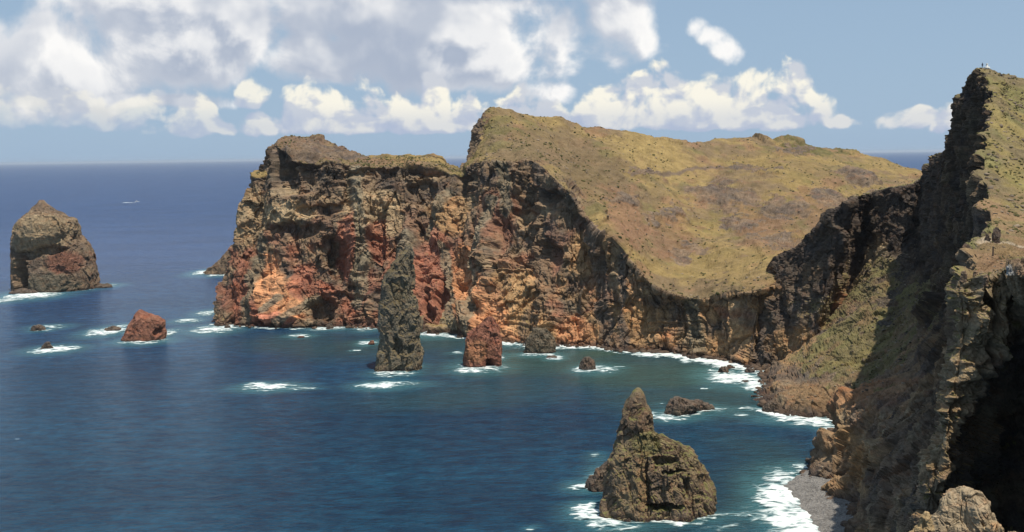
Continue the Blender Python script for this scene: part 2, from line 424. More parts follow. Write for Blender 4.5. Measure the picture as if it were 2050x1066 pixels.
# ------------------------------------------------------------------ far headland
STORE = {}
def build_headland():
    # columns from the seaward tip to the neck: waterline, cliff edge, two slope points, ridge, all px, py[, distance]
    cols = [
        ((470, 600), (575, 345, 905), (580, 340, 920), (590, 330, 935), (600, 325, 950)),
        ((434, 648), (506, 352, 805), (522, 354, 830), (540, 348, 860), (556, 330, 890)),
        ((468, 651), (538, 356, 797), (540, 334, 803), (544, 305, 818), (552, 290, 842)),
        ((500, 653), (549, 296, 790), (556, 286, 800), (572, 279, 830), (592, 274, 858)),
        ((560, 656), (590, 312, 772), (600, 296, 790), (615, 282, 825), (638, 274, 862)),
        ((640, 655), (660, 326, 772), (668, 312, 790), (678, 300, 815), (690, 290, 850)),
        ((710, 655), (722, 332, 782), (728, 324, 795), (734, 318, 812), (742, 312, 835)),
        ((780, 660), (796, 334, 785), (800, 328, 796), (804, 322, 812), (808, 318, 830)),
        ((850, 667), (872, 338, 782), (876, 332, 795), (880, 326, 808), (884, 321, 825)),
        ((905, 672), (908, 352, 772), (912, 348, 785), (918, 343, 800), (924, 338, 820)),
        ((955, 678), (938, 334, 762), (940, 322, 785), (943, 308, 805), (946, 292, 830)),
        ((1010, 686), (985, 316, 742), (980, 298, 775), (974, 270, 808), (966, 240, 842)),
        ((1060, 692), (1062, 318, 732), (1045, 282, 775), (1018, 246, 815), (988, 216, 852)),
        ((1120, 693), (1128, 366, 716), (1112, 312, 775), (1092, 270, 825), (1070, 236, 880)),
        ((1180, 694), (1180, 436, 700), (1172, 362, 765), (1166, 302, 840), (1160, 256, 905)),
        ((1250, 702), (1248, 496, 690), (1252, 410, 745), (1252, 325, 835), (1250, 265, 935)),
        ((1320, 708), (1316, 566, 672), (1328, 465, 745), (1334, 370, 840), (1335, 282, 965)),
        ((1390, 714), (1400, 588, 655), (1415, 490, 740), (1425, 400, 835), (1415, 283, 1000)),
        ((1450, 722), (1470, 578, 650), (1498, 470, 745), (1500, 370, 865), (1485, 280, 1030)),
        ((1515, 732), (1545, 562, 655), (1580, 450, 770), (1580, 350, 890), (1535, 279, 1050)),
        ((1600, 745), (1650, 520, 728), (1700, 430, 800), (1665, 350, 910), (1620, 294, 1070)),
        ((1700, 760), (1780, 495, 742), (1820, 430, 800), (1760, 362, 920), (1715, 310, 1085)),
        ((1800, 775), (1880, 485, 757), (1900, 430, 820), (1850, 372, 930), (1850, 346, 1060)),
        ((1900, 790), (1990, 475, 775), (2000, 440, 840), (1960, 392, 940), (1960, 368, 1050)),
    ]
    rows = []
    for i, (sea, e, s1, s2, r) in enumerate(cols):
        w = W(*sea) if i else P(sea[0], sea[1], 900) * np.array([1, 1, 0])
        E = P(*e)
        if i >= 20: w = P(sea[0], sea[1], 715 + 15 * (i - 20)) * np.array([1, 1, 0])
        if 13 <= i < 20:
            E = P(e[0], e[1], w[1] + 0.25 * E[2] + 3)
        c = []
        for t, q in ((-0.10, -0.06), (0.0, 0.0), (0.13, 0.16), (0.3, 0.36), (0.5, 0.58), (0.7, 0.76), (0.88, 0.9), (1.0, 1.0)):
            p = w + (E - w) * q; p[2] = E[2] * t; c.append(p)
        if i == 1:      # the outline of the tip
            for j, (x, y) in enumerate(((438, 628), (450, 575), (468, 505), (484, 440), (494, 385))): c[2 + j] = P(x, y, c[2 + j][1])
        S1, S2, Rg = P(*s1), P(*s2), P(*r)
        c += [S1, (S1 + S2) / 2, S2, (S2 + Rg) / 2, Rg]
        b = Rg * np.array([1.03, 1.06, 0.80]); b2 = Rg * np.array([1.08, 1.20, 0.35]); b3 = Rg * np.array([1.1, 1.3, 0]); b3[2] = -8
        c += [b, b2, b3]
        rows.append(c)
    net = np.array(rows).transpose(1, 0, 2)
    g = loft(net, 0.72)
    n = grid_normals(g, flip=-1); n = blur(n, 14); n /= np.linalg.norm(n, axis=-1, keepdims=True)
    if n[..., 2].mean() < 0: n = -n
    steep = 1 - sstep(n[..., 2], 0.50, 0.80)
    edge_dark = sstep(g[..., 2], 60, 100)
    wv = np.stack([fbm(g / 14.0, 4), fbm(g / 14.0 + 40, 4), fbm(g / 14.0 + 80, 4)], -1).astype(np.float32)
    rd, lay = rock_disp(g, 1.0, 1.0, butt=1.0); rd = rd - rd.mean() * .6
    slab = np.maximum(sstep(ell(g, 570, 595, 765, 60, 60, rd=70, warp=wv * 4), 0, .4), .6 * sstep(ell(g, 1010, 640, 715, 80, 50, rd=70, warp=wv * 5), 0, .4)); rd = rd * (1 - .6 * slab)
    # hills: gentle erosion gullies running down the slope, small outcrops
    q = g / 10.0
    gully = ridged(np.stack([q[..., 0] * .35 + wv[..., 0] * .3, q[..., 1] * .10, q[..., 2] * .05], -1), 4)
    fold = ridged(np.stack([q[..., 0] * .11 + q[..., 1] * .035 + wv[..., 1] * .10, q[..., 1] * .03, 0 * q[..., 0]], -1) + 3, 3)
    hd = 3.4 * fbm(q * 0.25, 4) + 7.0 * (fold - .45) * sstep(g[..., 2], 25, 70) * sstep(-g[..., 1], -980, -860) + 3.2 * (gully - .4) + 0.8 * fbm(q * 1.5, 5, .65)
    outc = np.zeros(g.shape[:2], np.float32)
    for a in ((640, 305, 810, 130, 22), (1450, 395, 840, 95, 32), (1730, 352, 900, 60, 26), (1660, 400, 850, 70, 30), (1560, 420, 820, 60, 30), (1365, 505, 720, 60, 14),
              (1600, 300, 1000, 90, 10), (1290, 350, 830, 60, 8), (1480, 440, 780, 60, 18), (1240, 400, 770, 60, 12), (1330, 440, 770, 80, 12),
              (1500, 340, 900, 60, 8), (1540, 480, 740, 60, 16)):
        outc = np.maximum(outc, sstep(ell(g, *a, rd=90, warp=wv * 9), -0.15, 0.5))
    d = rd * steep + hd * (1 - steep) + outc * (1 - steep) * (2.2 * ridged(q * np.array([.35, .35, .9]) + wv * .6, 4) + 1.6 * fbm(q * .9, 5, .6))
    # caves, overhangs and clefts (negative) and ribs (positive): px, py, distance, half width, half height, metres
    dents = [(1526, 281, 1050, 16, 9, 7), (1575, 286, 1075, 34, 9, 8), (1690, 308, 1085, 22, 7, 5), (1340, 284, 965, 40, 8, 4), (636, 276, 855, 16, 8, 4), (690, 292, 845, 12, 7, 3), (1420, 400, 860, 70, 18, 6), (1730, 350, 905, 36, 20, 9), (1190, 345, 800, 60, 26, 5), (595, 345, 775, 48, 46, -11), (560, 330, 785, 14, 55, -8), (680, 520, 765, 14, 52, -12), (665, 500, 765, 20, 28, -8),
             (655, 612, 765, 30, 24, -13), (540, 640, 765, 10, 8, -5), (860, 620, 755, 12, 60, -12), (885, 600, 745, 12, 55, -13),
             (1140, 560, 710, 11, 95, -17), (1115, 500, 715, 34, 40, -12), (1118, 395, 725, 34, 28, -11), (1060, 410, 735, 30, 50, -8),
             (1010, 480, 740, 22, 60, -6), (925, 370, 765, 13, 32, -8), (920, 620, 735, 10, 60, -8), (1345, 640, 665, 14, 45, -7),
             (1290, 660, 680, 16, 34, -8), (1418, 650, 655, 6, 55, -8), (1230, 560, 695, 10, 60, -6), (790, 345, 785, 90, 10, -5),
             (850, 380, 780, 30, 22, -7), (590, 460, 768, 60, 14, -6), (650, 420, 770, 50, 12, -5), (760, 470, 770, 16, 60, -6),
             (1190, 470, 695, 16, 90, 7), (1160, 600, 700, 12, 80, 8), (1260, 600, 685, 14, 80, 6), (1100, 620, 700, 50, 70, 6),
             (980, 560, 735, 26, 110, 8), (820, 560, 755, 24, 110, 7), (720, 460, 770, 22, 120, 7), (560, 600, 762, 55, 52, 5),
             (500, 600, 765, 30, 90, 5), (950, 640, 725, 40, 30, 6), (880, 650, 742, 24, 20, 8), (600, 640, 762, 60, 14, 4),
             (1045, 360, 735, 18, 40, 5), (890, 450, 765, 20, 60, 6), (1300, 610, 680, 14, 50, 5), (1385, 640, 655, 14, 60, 6)]
    for x, y, D, a, b, m in dents:
        d += m * sstep(ell(g, x, y, D, a * 1.25, b * 1.2, rd=45, warp=wv * 5), 0.0, 0.34) * np.maximum(steep, .5)
    d *= sstep(-g[..., 2], -3, -400) * 0 + 1
    g2 = g + n * d[..., None]
    # sharp jagged lip along the cliff edge
    nn = grid_normals(g2, flip=-1); nn *= np.sign(nn[..., 2].mean())
    col = base_rock_color(g2, lay)
    z = g2[..., 2]; warpz = z + wv[..., 0] * 12
    pxx, pyy = g2[..., 0] / g2[..., 1], 0
    # lower cliffs are redder and more orange, the centre more so
    cx = np.exp(-((pxx * F_PX + 1025 - 1010) / 200.0) ** 2)
    col = mixc(col, OCHRE, sstep(fbm(q * .7 + 61, 4), -0.35, .35) * sstep(-warpz, -75, -20) * sstep(pxx, -.10, 0.0) * .75)
    col = mixc(col, RED, sstep(fbm(q * .5 + 11, 4), -0.25, .35) * sstep(-warpz, -95, -40) * (0.8 - cx * .2) * sstep(-pxx, -0.14, -0.04))
    col = mixc(col, DARK, sstep(warpz, 84, 108) * sstep(fbm(q * .4 + 3, 3), -.35, .25) * .6)
    for x, y, D, a, b, cc, s_ in ((548, 575, 765, 34, 40, ORANGE * 1.08, .95), (582, 600, 765, 34, 42, ORANGE * 1.12, .95), (545, 525, 765, 26, 18, ORANGE, .7),
                                  (560, 640, 765, 44, 14, RED * 1.7, .9), (608, 560, 765, 20, 34, RED * 1.25, .8), (485, 600, 765, 26, 80, RED, .8),
                                  (500, 430, 790, 40, 60, TAN * .85, .8), (575, 425, 775, 60, 22, TAN * 1.05, .9), (745, 430, 775, 60, 50, TAN, .7),
                                  (700, 500, 770, 16, 70, RED * 1.2, .9), (760, 480, 770, 24, 44, RED * 1.1, .8), (650, 575, 765, 24, 22, RED * 1.1, .85),
                                  (880, 560, 750, 50, 90, RED * 1.25, .85), (935, 560, 740, 36, 70, ORANGE * .8, .8), (1010, 640, 715, 60, 50, ORANGE * .95, .9),
                                  (950, 590, 730, 44, 46, ORANGE, .75), (1060, 600, 710, 50, 70, OCHRE * 1.05, .85), (1150, 660, 695, 40, 50, ORANGE * .95, .85),
                                  (1180, 500, 700, 50, 50, OCHRE, .7), (1240, 620, 690, 44, 60, OCHRE * .9, .7), (900, 430, 765, 40, 34, OCHRE * .95, .7),
                                  (1320, 660, 675, 34, 36, ORANGE * .8, .7), (1500, 640, 650, 60, 36, OCHRE * .85, .7), (1450, 610, 655, 40, 26, RED * .9, .5),
                                  (900, 640, 735, 26, 22, TAN, .7), (1000, 430, 745, 40, 60, RED * .75, .55), (630, 470, 770, 46, 24, BROWN, .6)):
        col = mixc(col, cc, sstep(ell(g, x, y, D, a * 1.2, b * 1.2, rd=70, warp=wv * 6), 0.0, 0.3) * s_)
    for pts, D, wd, cc in (([(715, 315), (708, 380), (722, 440), (733, 520), (728, 600)], 775, 5.0, GREY * 1.05), ([(985, 400), (955, 520), (960, 580), (940, 650)], 735, 3.6, GREY),
                           ([(1070, 350), (1075, 470), (1090, 560), (1050, 640)], 725, 5.0, BROWN * .95), ([(1190, 470), (1200, 690)], 700, 4.0, DARK * 1.5),
                           ([(1235, 470), (1235, 680)], 692, 2.5, DARK * 1.5), ([(520, 480), (505, 640)], 768, 4.5, GREY * .85), ([(640, 590), (590, 625), (560, 650)], 765, 2.5, GREY),
                           ([(575, 590), (540, 620)], 765, 2.5, GREY * 1.1), ([(820, 490), (800, 560)], 765, 7.0, GREY), ([(890, 500), (905, 640)], 745, 3.5, GREY),
                           ([(1005, 330), (1015, 420)], 742, 4.0, GREY * .8), ([(1370, 590), (1375, 700)], 660, 4.5, GREY * .9), ([(860, 470), (900, 390)], 770, 3, GREY)):
        dd = dist_poly(g + wv * 2.5, pts, D)
        col = mixc(col, cc, (1 - sstep(dd, wd * .75, wd * 1.3)) * .85)
    col = col * tri(1.14, 1.08, .98); lum = col.mean(-1, keepdims=True); col = lum + (col - lum) * .93
    wet = sstep(-(z + wv[..., 2] * 2), -5.5, -1.5); col = mixc(col, tri(.05, .03, .025), wet * .8)
    # vegetation
    col = mixc(col, mixc(np.broadcast_to(BROWN, g.shape), DARK * 1.3, sstep(wv[..., 1], -.3, .4)) * .95, outc * .8)
    veg = sstep(nn[..., 2], 0.50, 0.72) * (1 - outc * .75) * (0.25 + 0.75 * sstep(n[..., 2], .45, .7))
    veg = np.maximum(veg, 1.2 * sstep(ell(g, 1110, 585, 705, 26, 60, rd=40, warp=wv * 4), 0, .35))
    veg = np.maximum(veg, .72 * (1 - steep) * (1 - outc * .55))
    veg = veg * (1 - wet)
    vt = fbm(q * .28 + 9, 5)
    vc = mixc(GRASS_B, GRASS_Y, sstep(vt, -.3, .35)); vc = mixc(vc, GRASS_G, sstep(fbm(q * .33 + 50, 4), 0.05, .5) * .6)
    vc = mixc(vc, SOIL, sstep(fbm(q * np.array([.35, .35, .8]) + 70, 4), 0.1, .5) * .6)
    for x, y, D, a, b, cc, s_ in ((1300, 300, 900, 110, 42, GRASS_Y * 1.12, .85), (1370, 340, 860, 110, 34, GRASS_Y * 1.1, .8), (1110, 290, 800, 90, 60, GRASS_B * .92, .75),
                                  (1190, 350, 780, 80, 50, GRASS_B * .8, .8), (1240, 440, 740, 60, 60, SOIL, .8), (1340, 470, 740, 60, 40, SOIL * .9, .6),
                                  (1440, 530, 700, 110, 34, GRASS_Y, .75), (1400, 575, 665, 90, 16, GRASS_B * .9, .8), (1580, 300, 1040, 60, 12, GRASS_G * .8, .9),
                                  (1650, 305, 1050, 90, 9, GRASS_G * .8, .9), (1790, 335, 1000, 80, 16, GRASS_Y, .8), (1570, 340, 950, 110, 22, GRASS_Y * .9, .6),
                                  (1110, 585, 705, 40, 70, GRASS_G * 1.3, 1), (990, 260, 830, 40, 22, GRASS_G, .6), (1520, 450, 780, 60, 40, SOIL * .9, .6),
                                  (640, 298, 820, 150, 34, BROWN * .95, .8), (1640, 440, 800, 50, 50, SOIL * .85, .6)):
        vc = mixc(vc, cc, sstep(ell(g, x, y, D, a * 1.2, b * 1.2, rd=140, warp=wv * 12), 0, 0.45) * s_)
    path = dist_poly(g + wv * .8, [(1250, 350), (1300, 351), (1350, 350), (1400, 342), (1450, 338), (1530, 341), (1600, 338)], 860)
    vc = mixc(vc, DARK * 1.6, (1 - sstep(path, .7, 1.6)) * .75 * (1 - steep) * sstep(g[..., 1], 780, 800))
    vc = vc * tri(.90, .82, .84)
    STORE['headland'] = {'p': g2, 'v': veg, 'steep': steep}
    o = mesh_grid('hills', g2, rock_material('headland_rock_and_grass', 1.0, .7), {'tint': col, 'veg': veg, 'vcol': vc}, flip=False)
    tag(o, 'long rust red and ochre headland with grassy hills above sheer cliffs across the bay', 'headland', kind='structure')
    return o


# ------------------------------------------------------------------ near ridge on the right
def build_near():
    ST = [  # crest, wall, wall, foot, slope, slope, slope, sea ; then back1, back2
        ([(1690, 462, 655), (1685, 480, 655), (1680, 520, 655), (1675, 560, 655), (1670, 600, 655), (1660, 640, 650), (1650, 690, 650), (1640, 725, None)], (1740, 470, 700), (1800, 500, 740)),
        ([(1562, 522, 625), (1547, 545, 618), (1540, 575, 612), (1536, 610, 606), (1528, 645, 600), (1521, 680, 595), (1515, 715, 591), (1511, 738, None)], (1680, 520, 700), (1760, 520, 760)),
        ([(1628, 466, 592), (1613, 500, 588), (1602, 545, 584), (1593, 590, 581), (1586, 635, 577), (1580, 680, 573), (1575, 720, 570), (1572, 744, None)], (1700, 480, 680), (1780, 510, 760)),
        ([(1698, 402, 564), (1684, 440, 562), (1672, 500, 560), (1662, 560, 558), (1652, 610, 557), (1642, 660, 558), (1630, 710, 562), (1615, 746, None)], (1730, 420, 680), (1800, 500, 760)),
        ([(1742, 388, 612), (1732, 430, 612), (1720, 480, 611), (1706, 540, 610), (1692, 600, 608), (1672, 650, 603), (1645, 700, 595), (1625, 748, None)], (1770, 410, 710), (1830, 500, 790)),
        ([(1790, 374, 590), (1776, 430, 586), (1764, 480, 582), (1744, 522, 577), (1704, 592, 570), (1652, 648, 565), (1590, 706, 562), (1538, 752, None)], (1820, 400, 680), (1860, 500, 780)),
        ([(1815, 370, 580), (1810, 420, 575), (1804, 465, 570), (1794, 508, 563), (1745, 590, 545), (1685, 680, 526), (1605, 765, 508), (1532, 808, None)], (1850, 400, 660), (1900, 500, 760)),
        ([(1850, 353, 558), (1846, 415, 553), (1841, 470, 548), (1832, 525, 540), (1787, 630, 518), (1720, 720, 500), (1640, 790, 484), (1580, 832, None)], (1890, 390, 640), (1950, 500, 740)),
        ([(1868, 332, 530), (1865, 410, 524), (1859, 490, 517), (1849, 565, 508), (1802, 665, 490), (1745, 750, 475), (1690, 800, 470), (1662, 836, None)], (1910, 370, 610), (1980, 480, 700)),
        ([(1893, 300, 485), (1890, 400, 480), (1884, 500, 474), (1872, 595, 466), (1820, 700, 446), (1760, 775, 434), (1710, 830, 438), (1690, 868, None)], (1940, 330, 540), (2030, 400, 640)),
        ([(1930, 214, 410), (1924, 380, 405), (1914, 520, 399), (1896, 645, 390), (1835, 745, 382), (1720, 790, 396), (1655, 862, 393), (1622, 957, None)], (1990, 230, 440), (2100, 260, 500)),
        ([(1957, 150, 340), (1952, 340, 335), (1942, 510, 329), (1924, 685, 320), (1856, 780, 325), (1750, 850, 354), (1690, 925, 368), (1664, 982, None)], (2050, 163, 345), (2200, 190, 370)),
        ([(1983, 198, 312), (1970, 370, 304), (1955, 550, 297), (1937, 730, 286), (1868, 840, 290), (1788, 925, 310), (1722, 1000, 332), (1698, 1055, None)], (2070, 215, 322), (2220, 240, 345)),
        ([(1967, 318, 262), (1964, 470, 256), (1956, 620, 250), (1942, 780, 242), (1888, 900, 240), (1808, 1015, 258), (1745, 1090, 290), (1712, 1150, None)], (2070, 330, 270), (2220, 345, 285)),
        ([(1973, 420, 212), (1968, 560, 209), (1960, 690, 206), (1946, 820, 204), (1902, 950, 208), (1826, 1070, 230), (1762, 1160, 265), (1715, 1240, None)], (2070, 420, 216), (2220, 420, 225)),
        ([(1979, 482, 166), (1970, 600, 165), (1961, 720, 164), (1946, 850, 165), (1906, 985, 176), (1837, 1110, 205), (1775, 1220, 245), (1718, 1320, None)], (2070, 476, 172), (2220, 470, 184)),
        ([(1960, 495, 154), (1950, 620, 153), (1936, 760, 152), (1915, 880, 153), (1882, 1000, 160), (1825, 1150, 188), (1765, 1300, 220), (1715, 1450, None)], (2060, 488, 159), (2220, 480, 172)),
        ([(1954, 528, 138), (1940, 640, 138), (1918, 760, 138), (1896, 880, 139), (1866, 1000, 142), (1840, 1120, 150), (1785, 1350, 170), (1715, 1600, None)], (2040, 510, 147), (2220, 495, 160)),
        ([(1924, 560, 121), (1916, 640, 120), (1906, 740, 120), (1880, 850, 120), (1855, 960, 121), (1832, 1066, 122), (1790, 1350, 128), (1715, 1900, None)], (2010, 532, 134), (2220, 506, 150)),
        ([(1962, 566, 120), (1962, 650, 119), (1958, 750, 119.5), (1934, 850, 120), (1914, 960, 121), (1896, 1066, 123), (1850, 1350, 130), (1780, 1900, None)], (2040, 542, 130), (2220, 515, 145)),
        ([(2000, 552, 119), (2001, 640, 119), (2004, 725, 122), (1990, 850, 134), (1984, 960, 139), (1980, 1066, 142), (1940, 1350, 148), (1850, 1900, None)], (2070, 535, 128), (2230, 522, 140)),
        ([(2050, 534, 117), (2052, 630, 117.5), (2058, 720, 122), (2052, 850, 135), (2048, 960, 140), (2044, 1066, 143), (2020, 1350, 145), (1900, 1900, None)], (2110, 526, 125), (2260, 516, 136)),
        ([(2130, 522, 106), (2135, 650, 106), (2134, 780, 111), (2127, 900, 118), (2120, 1020, 124), (2110, 1150, 128), (2100, 1400, 132), (2000, 2000, None)], (2200, 518, 112), (2400, 508, 124)),
        ([(2330, 520, 66), (2335, 700, 66), (2330, 900, 72), (2320, 1100, 78), (2310, 1300, 82), (2300, 1500, 86), (2250, 1900, 88), (2150, 2400, None)], (2480, 510, 70), (2800, 480, 80)),
        ([(2900, 560, 40), (2900, 800, 40), (2890, 1100, 42), (2880, 1400, 44), (2860, 1700, 46), (2840, 2000, 48), (2700, 2600, 50), (2500, 3200, None)], (3200, 540, 42), (3800, 500, 46)),
    ]
    rows = []
    for si, (pts, b1, b2) in enumerate(ST):
        kD = {7: 1.04, 8: 1.05, 9: 1.06, 10: 1.07, 11: 1.06, 12: 1.04}.get(si, 1.0)
        c = [P(a, b, dd * (kD if j < 3 else 1 + (kD - 1) * {3: .6, 4: .3}.get(j, 0))) for j, (a, b, dd) in enumerate(pts[:-1])]
        b1 = (b1[0], b1[1], b1[2] * kD); b2 = (b2[0], b2[1], b2[2] * kD)
        sea = W(pts[-1][0], pts[-1][1]); under = sea + (sea - c[-1]) * 0.25; under[2] = -7
        B1, B2 = P(*b1), P(*b2)
        out = [B2 + (B2 - B1) * 1.5, B2, B1, (B1 + c[0]) / 2 + np.array([0, 0, .4])] + c + [sea, under]
        rows.append(out)
    net = np.array(rows).transpose(1, 0, 2)
    g = loft(net, 0.75)
    n = grid_normals(g); n = n * (1 if n[..., 0][g.shape[0] // 2:].mean() < 0 else -1)
    n = blur(n, 14); n /= np.linalg.norm(n, axis=-1, keepdims=True)
    steep = 1 - sstep(n[..., 2], 0.55, 0.82)
    D = g[..., 1]; near = 1 - sstep(D, 130, 330)
    wv = np.stack([fbm(g / 9.0, 4), fbm(g / 9.0 + 40, 4), fbm(g / 9.0 + 80, 4)], -1).astype(np.float32)
    rdA, lay = rock_disp(g, 0.8, 1.0, butt=1.3, seed=2.0, strata=0.4)
    rdB, layB = rock_disp(g, 0.36, 1.0, butt=0.45, seed=5.0, strata=0.5)
    rd = rdA * (1 - near * .8) + rdB * (0.3 + near * .9)
    q = g / 10.0
    rd = rd - rd[steep > .8].mean() * .8
    # how craggy: the green screes are smoother than walls
    scree = np.zeros(g.shape[:2], np.float32)
    for a in ((1750, 570, 550, 80, 90), (1700, 640, 530, 80, 60), (1800, 560, 520, 50, 90), (1790, 640, 490, 60, 110), (1760, 700, 480, 70, 90), (1650, 710, 510, 70, 60), (1740, 820, 400, 50, 60)):
        scree = np.maximum(scree, sstep(ell(g, *a, rd=70, warp=wv * 6), -0.1, 0.4))
    scree *= 1 - .7 * sstep(fbm(g / 16.0 + 21, 4), .0, .4)
    hd = 0.9 * fbm(q * 0.5, 4) + 0.8 * fbm(q * 2.2, 5, .65) + 0.6 * (ridged(np.stack([q[..., 0] * .25, q[..., 1] * .8, q[..., 2] * .25], -1) + wv * .35, 4) - .4) * np.maximum(scree, .15) * sstep(D, 250, 350)
    k = np.clip(steep, 0, 1) * (1 - scree * .6)
    crest_row = sum(span_counts(net, 0.75)[:4]); rows_i = np.arange(g.shape[0])[:, None]
    k = np.maximum(k, .5 * sstep(rows_i, crest_row, crest_row + 40)); k = blur(k, 5)
    d = rd * k + hd * (1 - k)
    for x, y, DD, a, b, m, r in ((1872, 610, 452, 9, 60, 9, 22), (1850, 590, 470, 8, 50, -5, 20), (1676, 755, 452, 26, 44, -11, 34), (1712, 850, 392, 20, 60, 6, 22), (1662, 870, 392, 10, 60, -5, 18), (1760, 940, 330, 12, 60, 5, 22), (1735, 700, 470, 14, 60, 4, 25), (1890, 600, 385, 12, 60, 6, 40), (1846, 540, 492, 14, 60, 6, 30), (1700, 480, 636, 20, 90, -8, 30),
                                 (1655, 560, 594, 14, 90, 5, 25), (1600, 600, 570, 14, 70, 4, 20), (1560, 640, 580, 12, 60, 3, 20),
                                 (1972, 650, 119, 7, 80, -2.6, 12), (2022, 660, 118, 7, 80, -2.6, 12), (1996, 650, 119, 10, 60, 1.0, 10),
                                 (1650, 880, 394, 20, 60, 4, 20), (1600, 800, 490, 40, 26, 3, 30)):
        d += m * sstep(ell(g, x, y, DD, a * 1.3, b * 1.2, rd=r, warp=wv * 2.5), 0, .4)
    g2 = g + n * d[..., None]
    nn = grid_normals(g2); nn *= (1 if nn[..., 0][g.shape[0] // 2:].mean() < 0 else -1)
    col = base_rock_color(g2, lay, 0.8, 4.0) * (0.95 - .52 * sstep(D, 200, 260) * sstep(g2[..., 2], 30, 60))[..., None]  # high wall past the terrace darkened: its shade is painted into the rock colour
    z = g2[..., 2]
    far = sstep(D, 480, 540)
    col = mixc(col, DARK, far * .55)  # far buttress darker too, shade put into its colour
    col = mixc(col, OCHRE * .85, sstep(fbm(q * .6 + 15, 4), 0, .5) * sstep(-z, -75, -20) * .6)
    for x, y, DD, a, b, cc, s_, r in ((1600, 700, 560, 60, 40, OCHRE * .85, .7, 40), (1630, 795, 480, 70, 30, OCHRE * .6, .6, 30), (1730, 810, 400, 60, 50, ORANGE * .62, .7, 50),
                                      (1770, 790, 380, 60, 60, ORANGE * .5, .5, 50), (1700, 900, 385, 50, 60, OCHRE * .75, .7, 40), (1760, 960, 330, 40, 60, OCHRE * .7, .6, 40), (1650, 900, 394, 40, 60, BROWN, .6, 30), (1655, 600, 592, 16, 60, ORANGE * .8, .8, 25),
                                      (1900, 800, 118, 70, 260, TAN * .95, .75, 22), (1990, 620, 118, 90, 90, TAN * .85, .6, 16), (1750, 500, 582, 20, 40, TAN, .8, 25)):
        col = mixc(col, cc, sstep(ell(g, x, y, DD, a * 1.2, b * 1.2, rd=r, warp=wv * 4), 0, .4) * s_)
    wet = sstep(-(z + wv[..., 2]), -4, -1.2); col = mixc(col, tri(.05, .035, .03), wet * .8)
    veg = sstep(nn[..., 2], 0.52, 0.74) * .9
    wall = sstep(rows_i, crest_row - 2, crest_row + 6) * sstep(D, 160, 200) * (1 - scree)  # grass thinned on this side to deepen the painted shade
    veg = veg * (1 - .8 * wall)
    veg = np.maximum(veg, scree * .52)
    veg = np.maximum(veg, (1 - steep) * .75 * (1 - .7 * wall))
    hill = sstep(g[..., 0] - 0.452 * D, -1, 6) * (1 - steep)
    veg = veg * (1 - wet)
    vt = fbm(q * .8 + 9, 5)
    vc = mixc(GRASS_B * .85, GRASS_Y * .85, sstep(vt, -.3, .45)); vc = mixc(vc, GRASS_G, sstep(fbm(q * .7 + 50, 4), -.1, .4) * .6)
    vc = mixc(vc, GRASS_G * .35 + GRASS_B * .45, scree * .6); vc = mixc(vc, SOIL * .7, scree * .7 * sstep(fbm(q * np.array([.6, 1.2, .6]) + 90, 4), 0, .4))
    low = sstep(-D, -260, -200) * (1 - scree)
    vc = mixc(vc, SOIL * .95, low * sstep(fbm(q * np.array([1.2, .5, 2.0]) + 33, 4), -.3, .3) * .8)
    terr = sstep(-D, -158, -152) * (1 - steep)
    vc = mixc(vc, SOIL * .8, terr * .65)
    for x, y, DD, a, b, cc, s_ in ((2020, 200, 292, 70, 60, GRASS_Y * .95, .7), (2030, 300, 240, 60, 40, GRASS_G * 1.2, .5), (2030, 400, 200, 80, 50, SOIL, .6), (2040, 165, 305, 60, 9, SOIL * .8, .8)):
        vc = mixc(vc, cc, sstep(ell(g, x, y, DD, a * 1.2, b * 1.2, rd=50, warp=wv * 4), 0, .4) * s_)
    pth = np.abs(D - (153 + wv[..., 0] * .8)); pm = (1 - sstep(pth, .8, 1.8)) * (1 - steep)
    vc = mixc(vc, tri(.42, .34, .25), pm * .85); veg = np.maximum(veg, pm)
    STORE['near'] = {'p': g2, 'v': veg, 'steep': steep}
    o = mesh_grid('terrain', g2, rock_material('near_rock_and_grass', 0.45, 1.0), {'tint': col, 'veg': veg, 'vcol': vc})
    tag(o, 'near dark cliff wall with green scree slopes and a dry grassy hilltop on the right', 'cliff', kind='structure')
    return g2


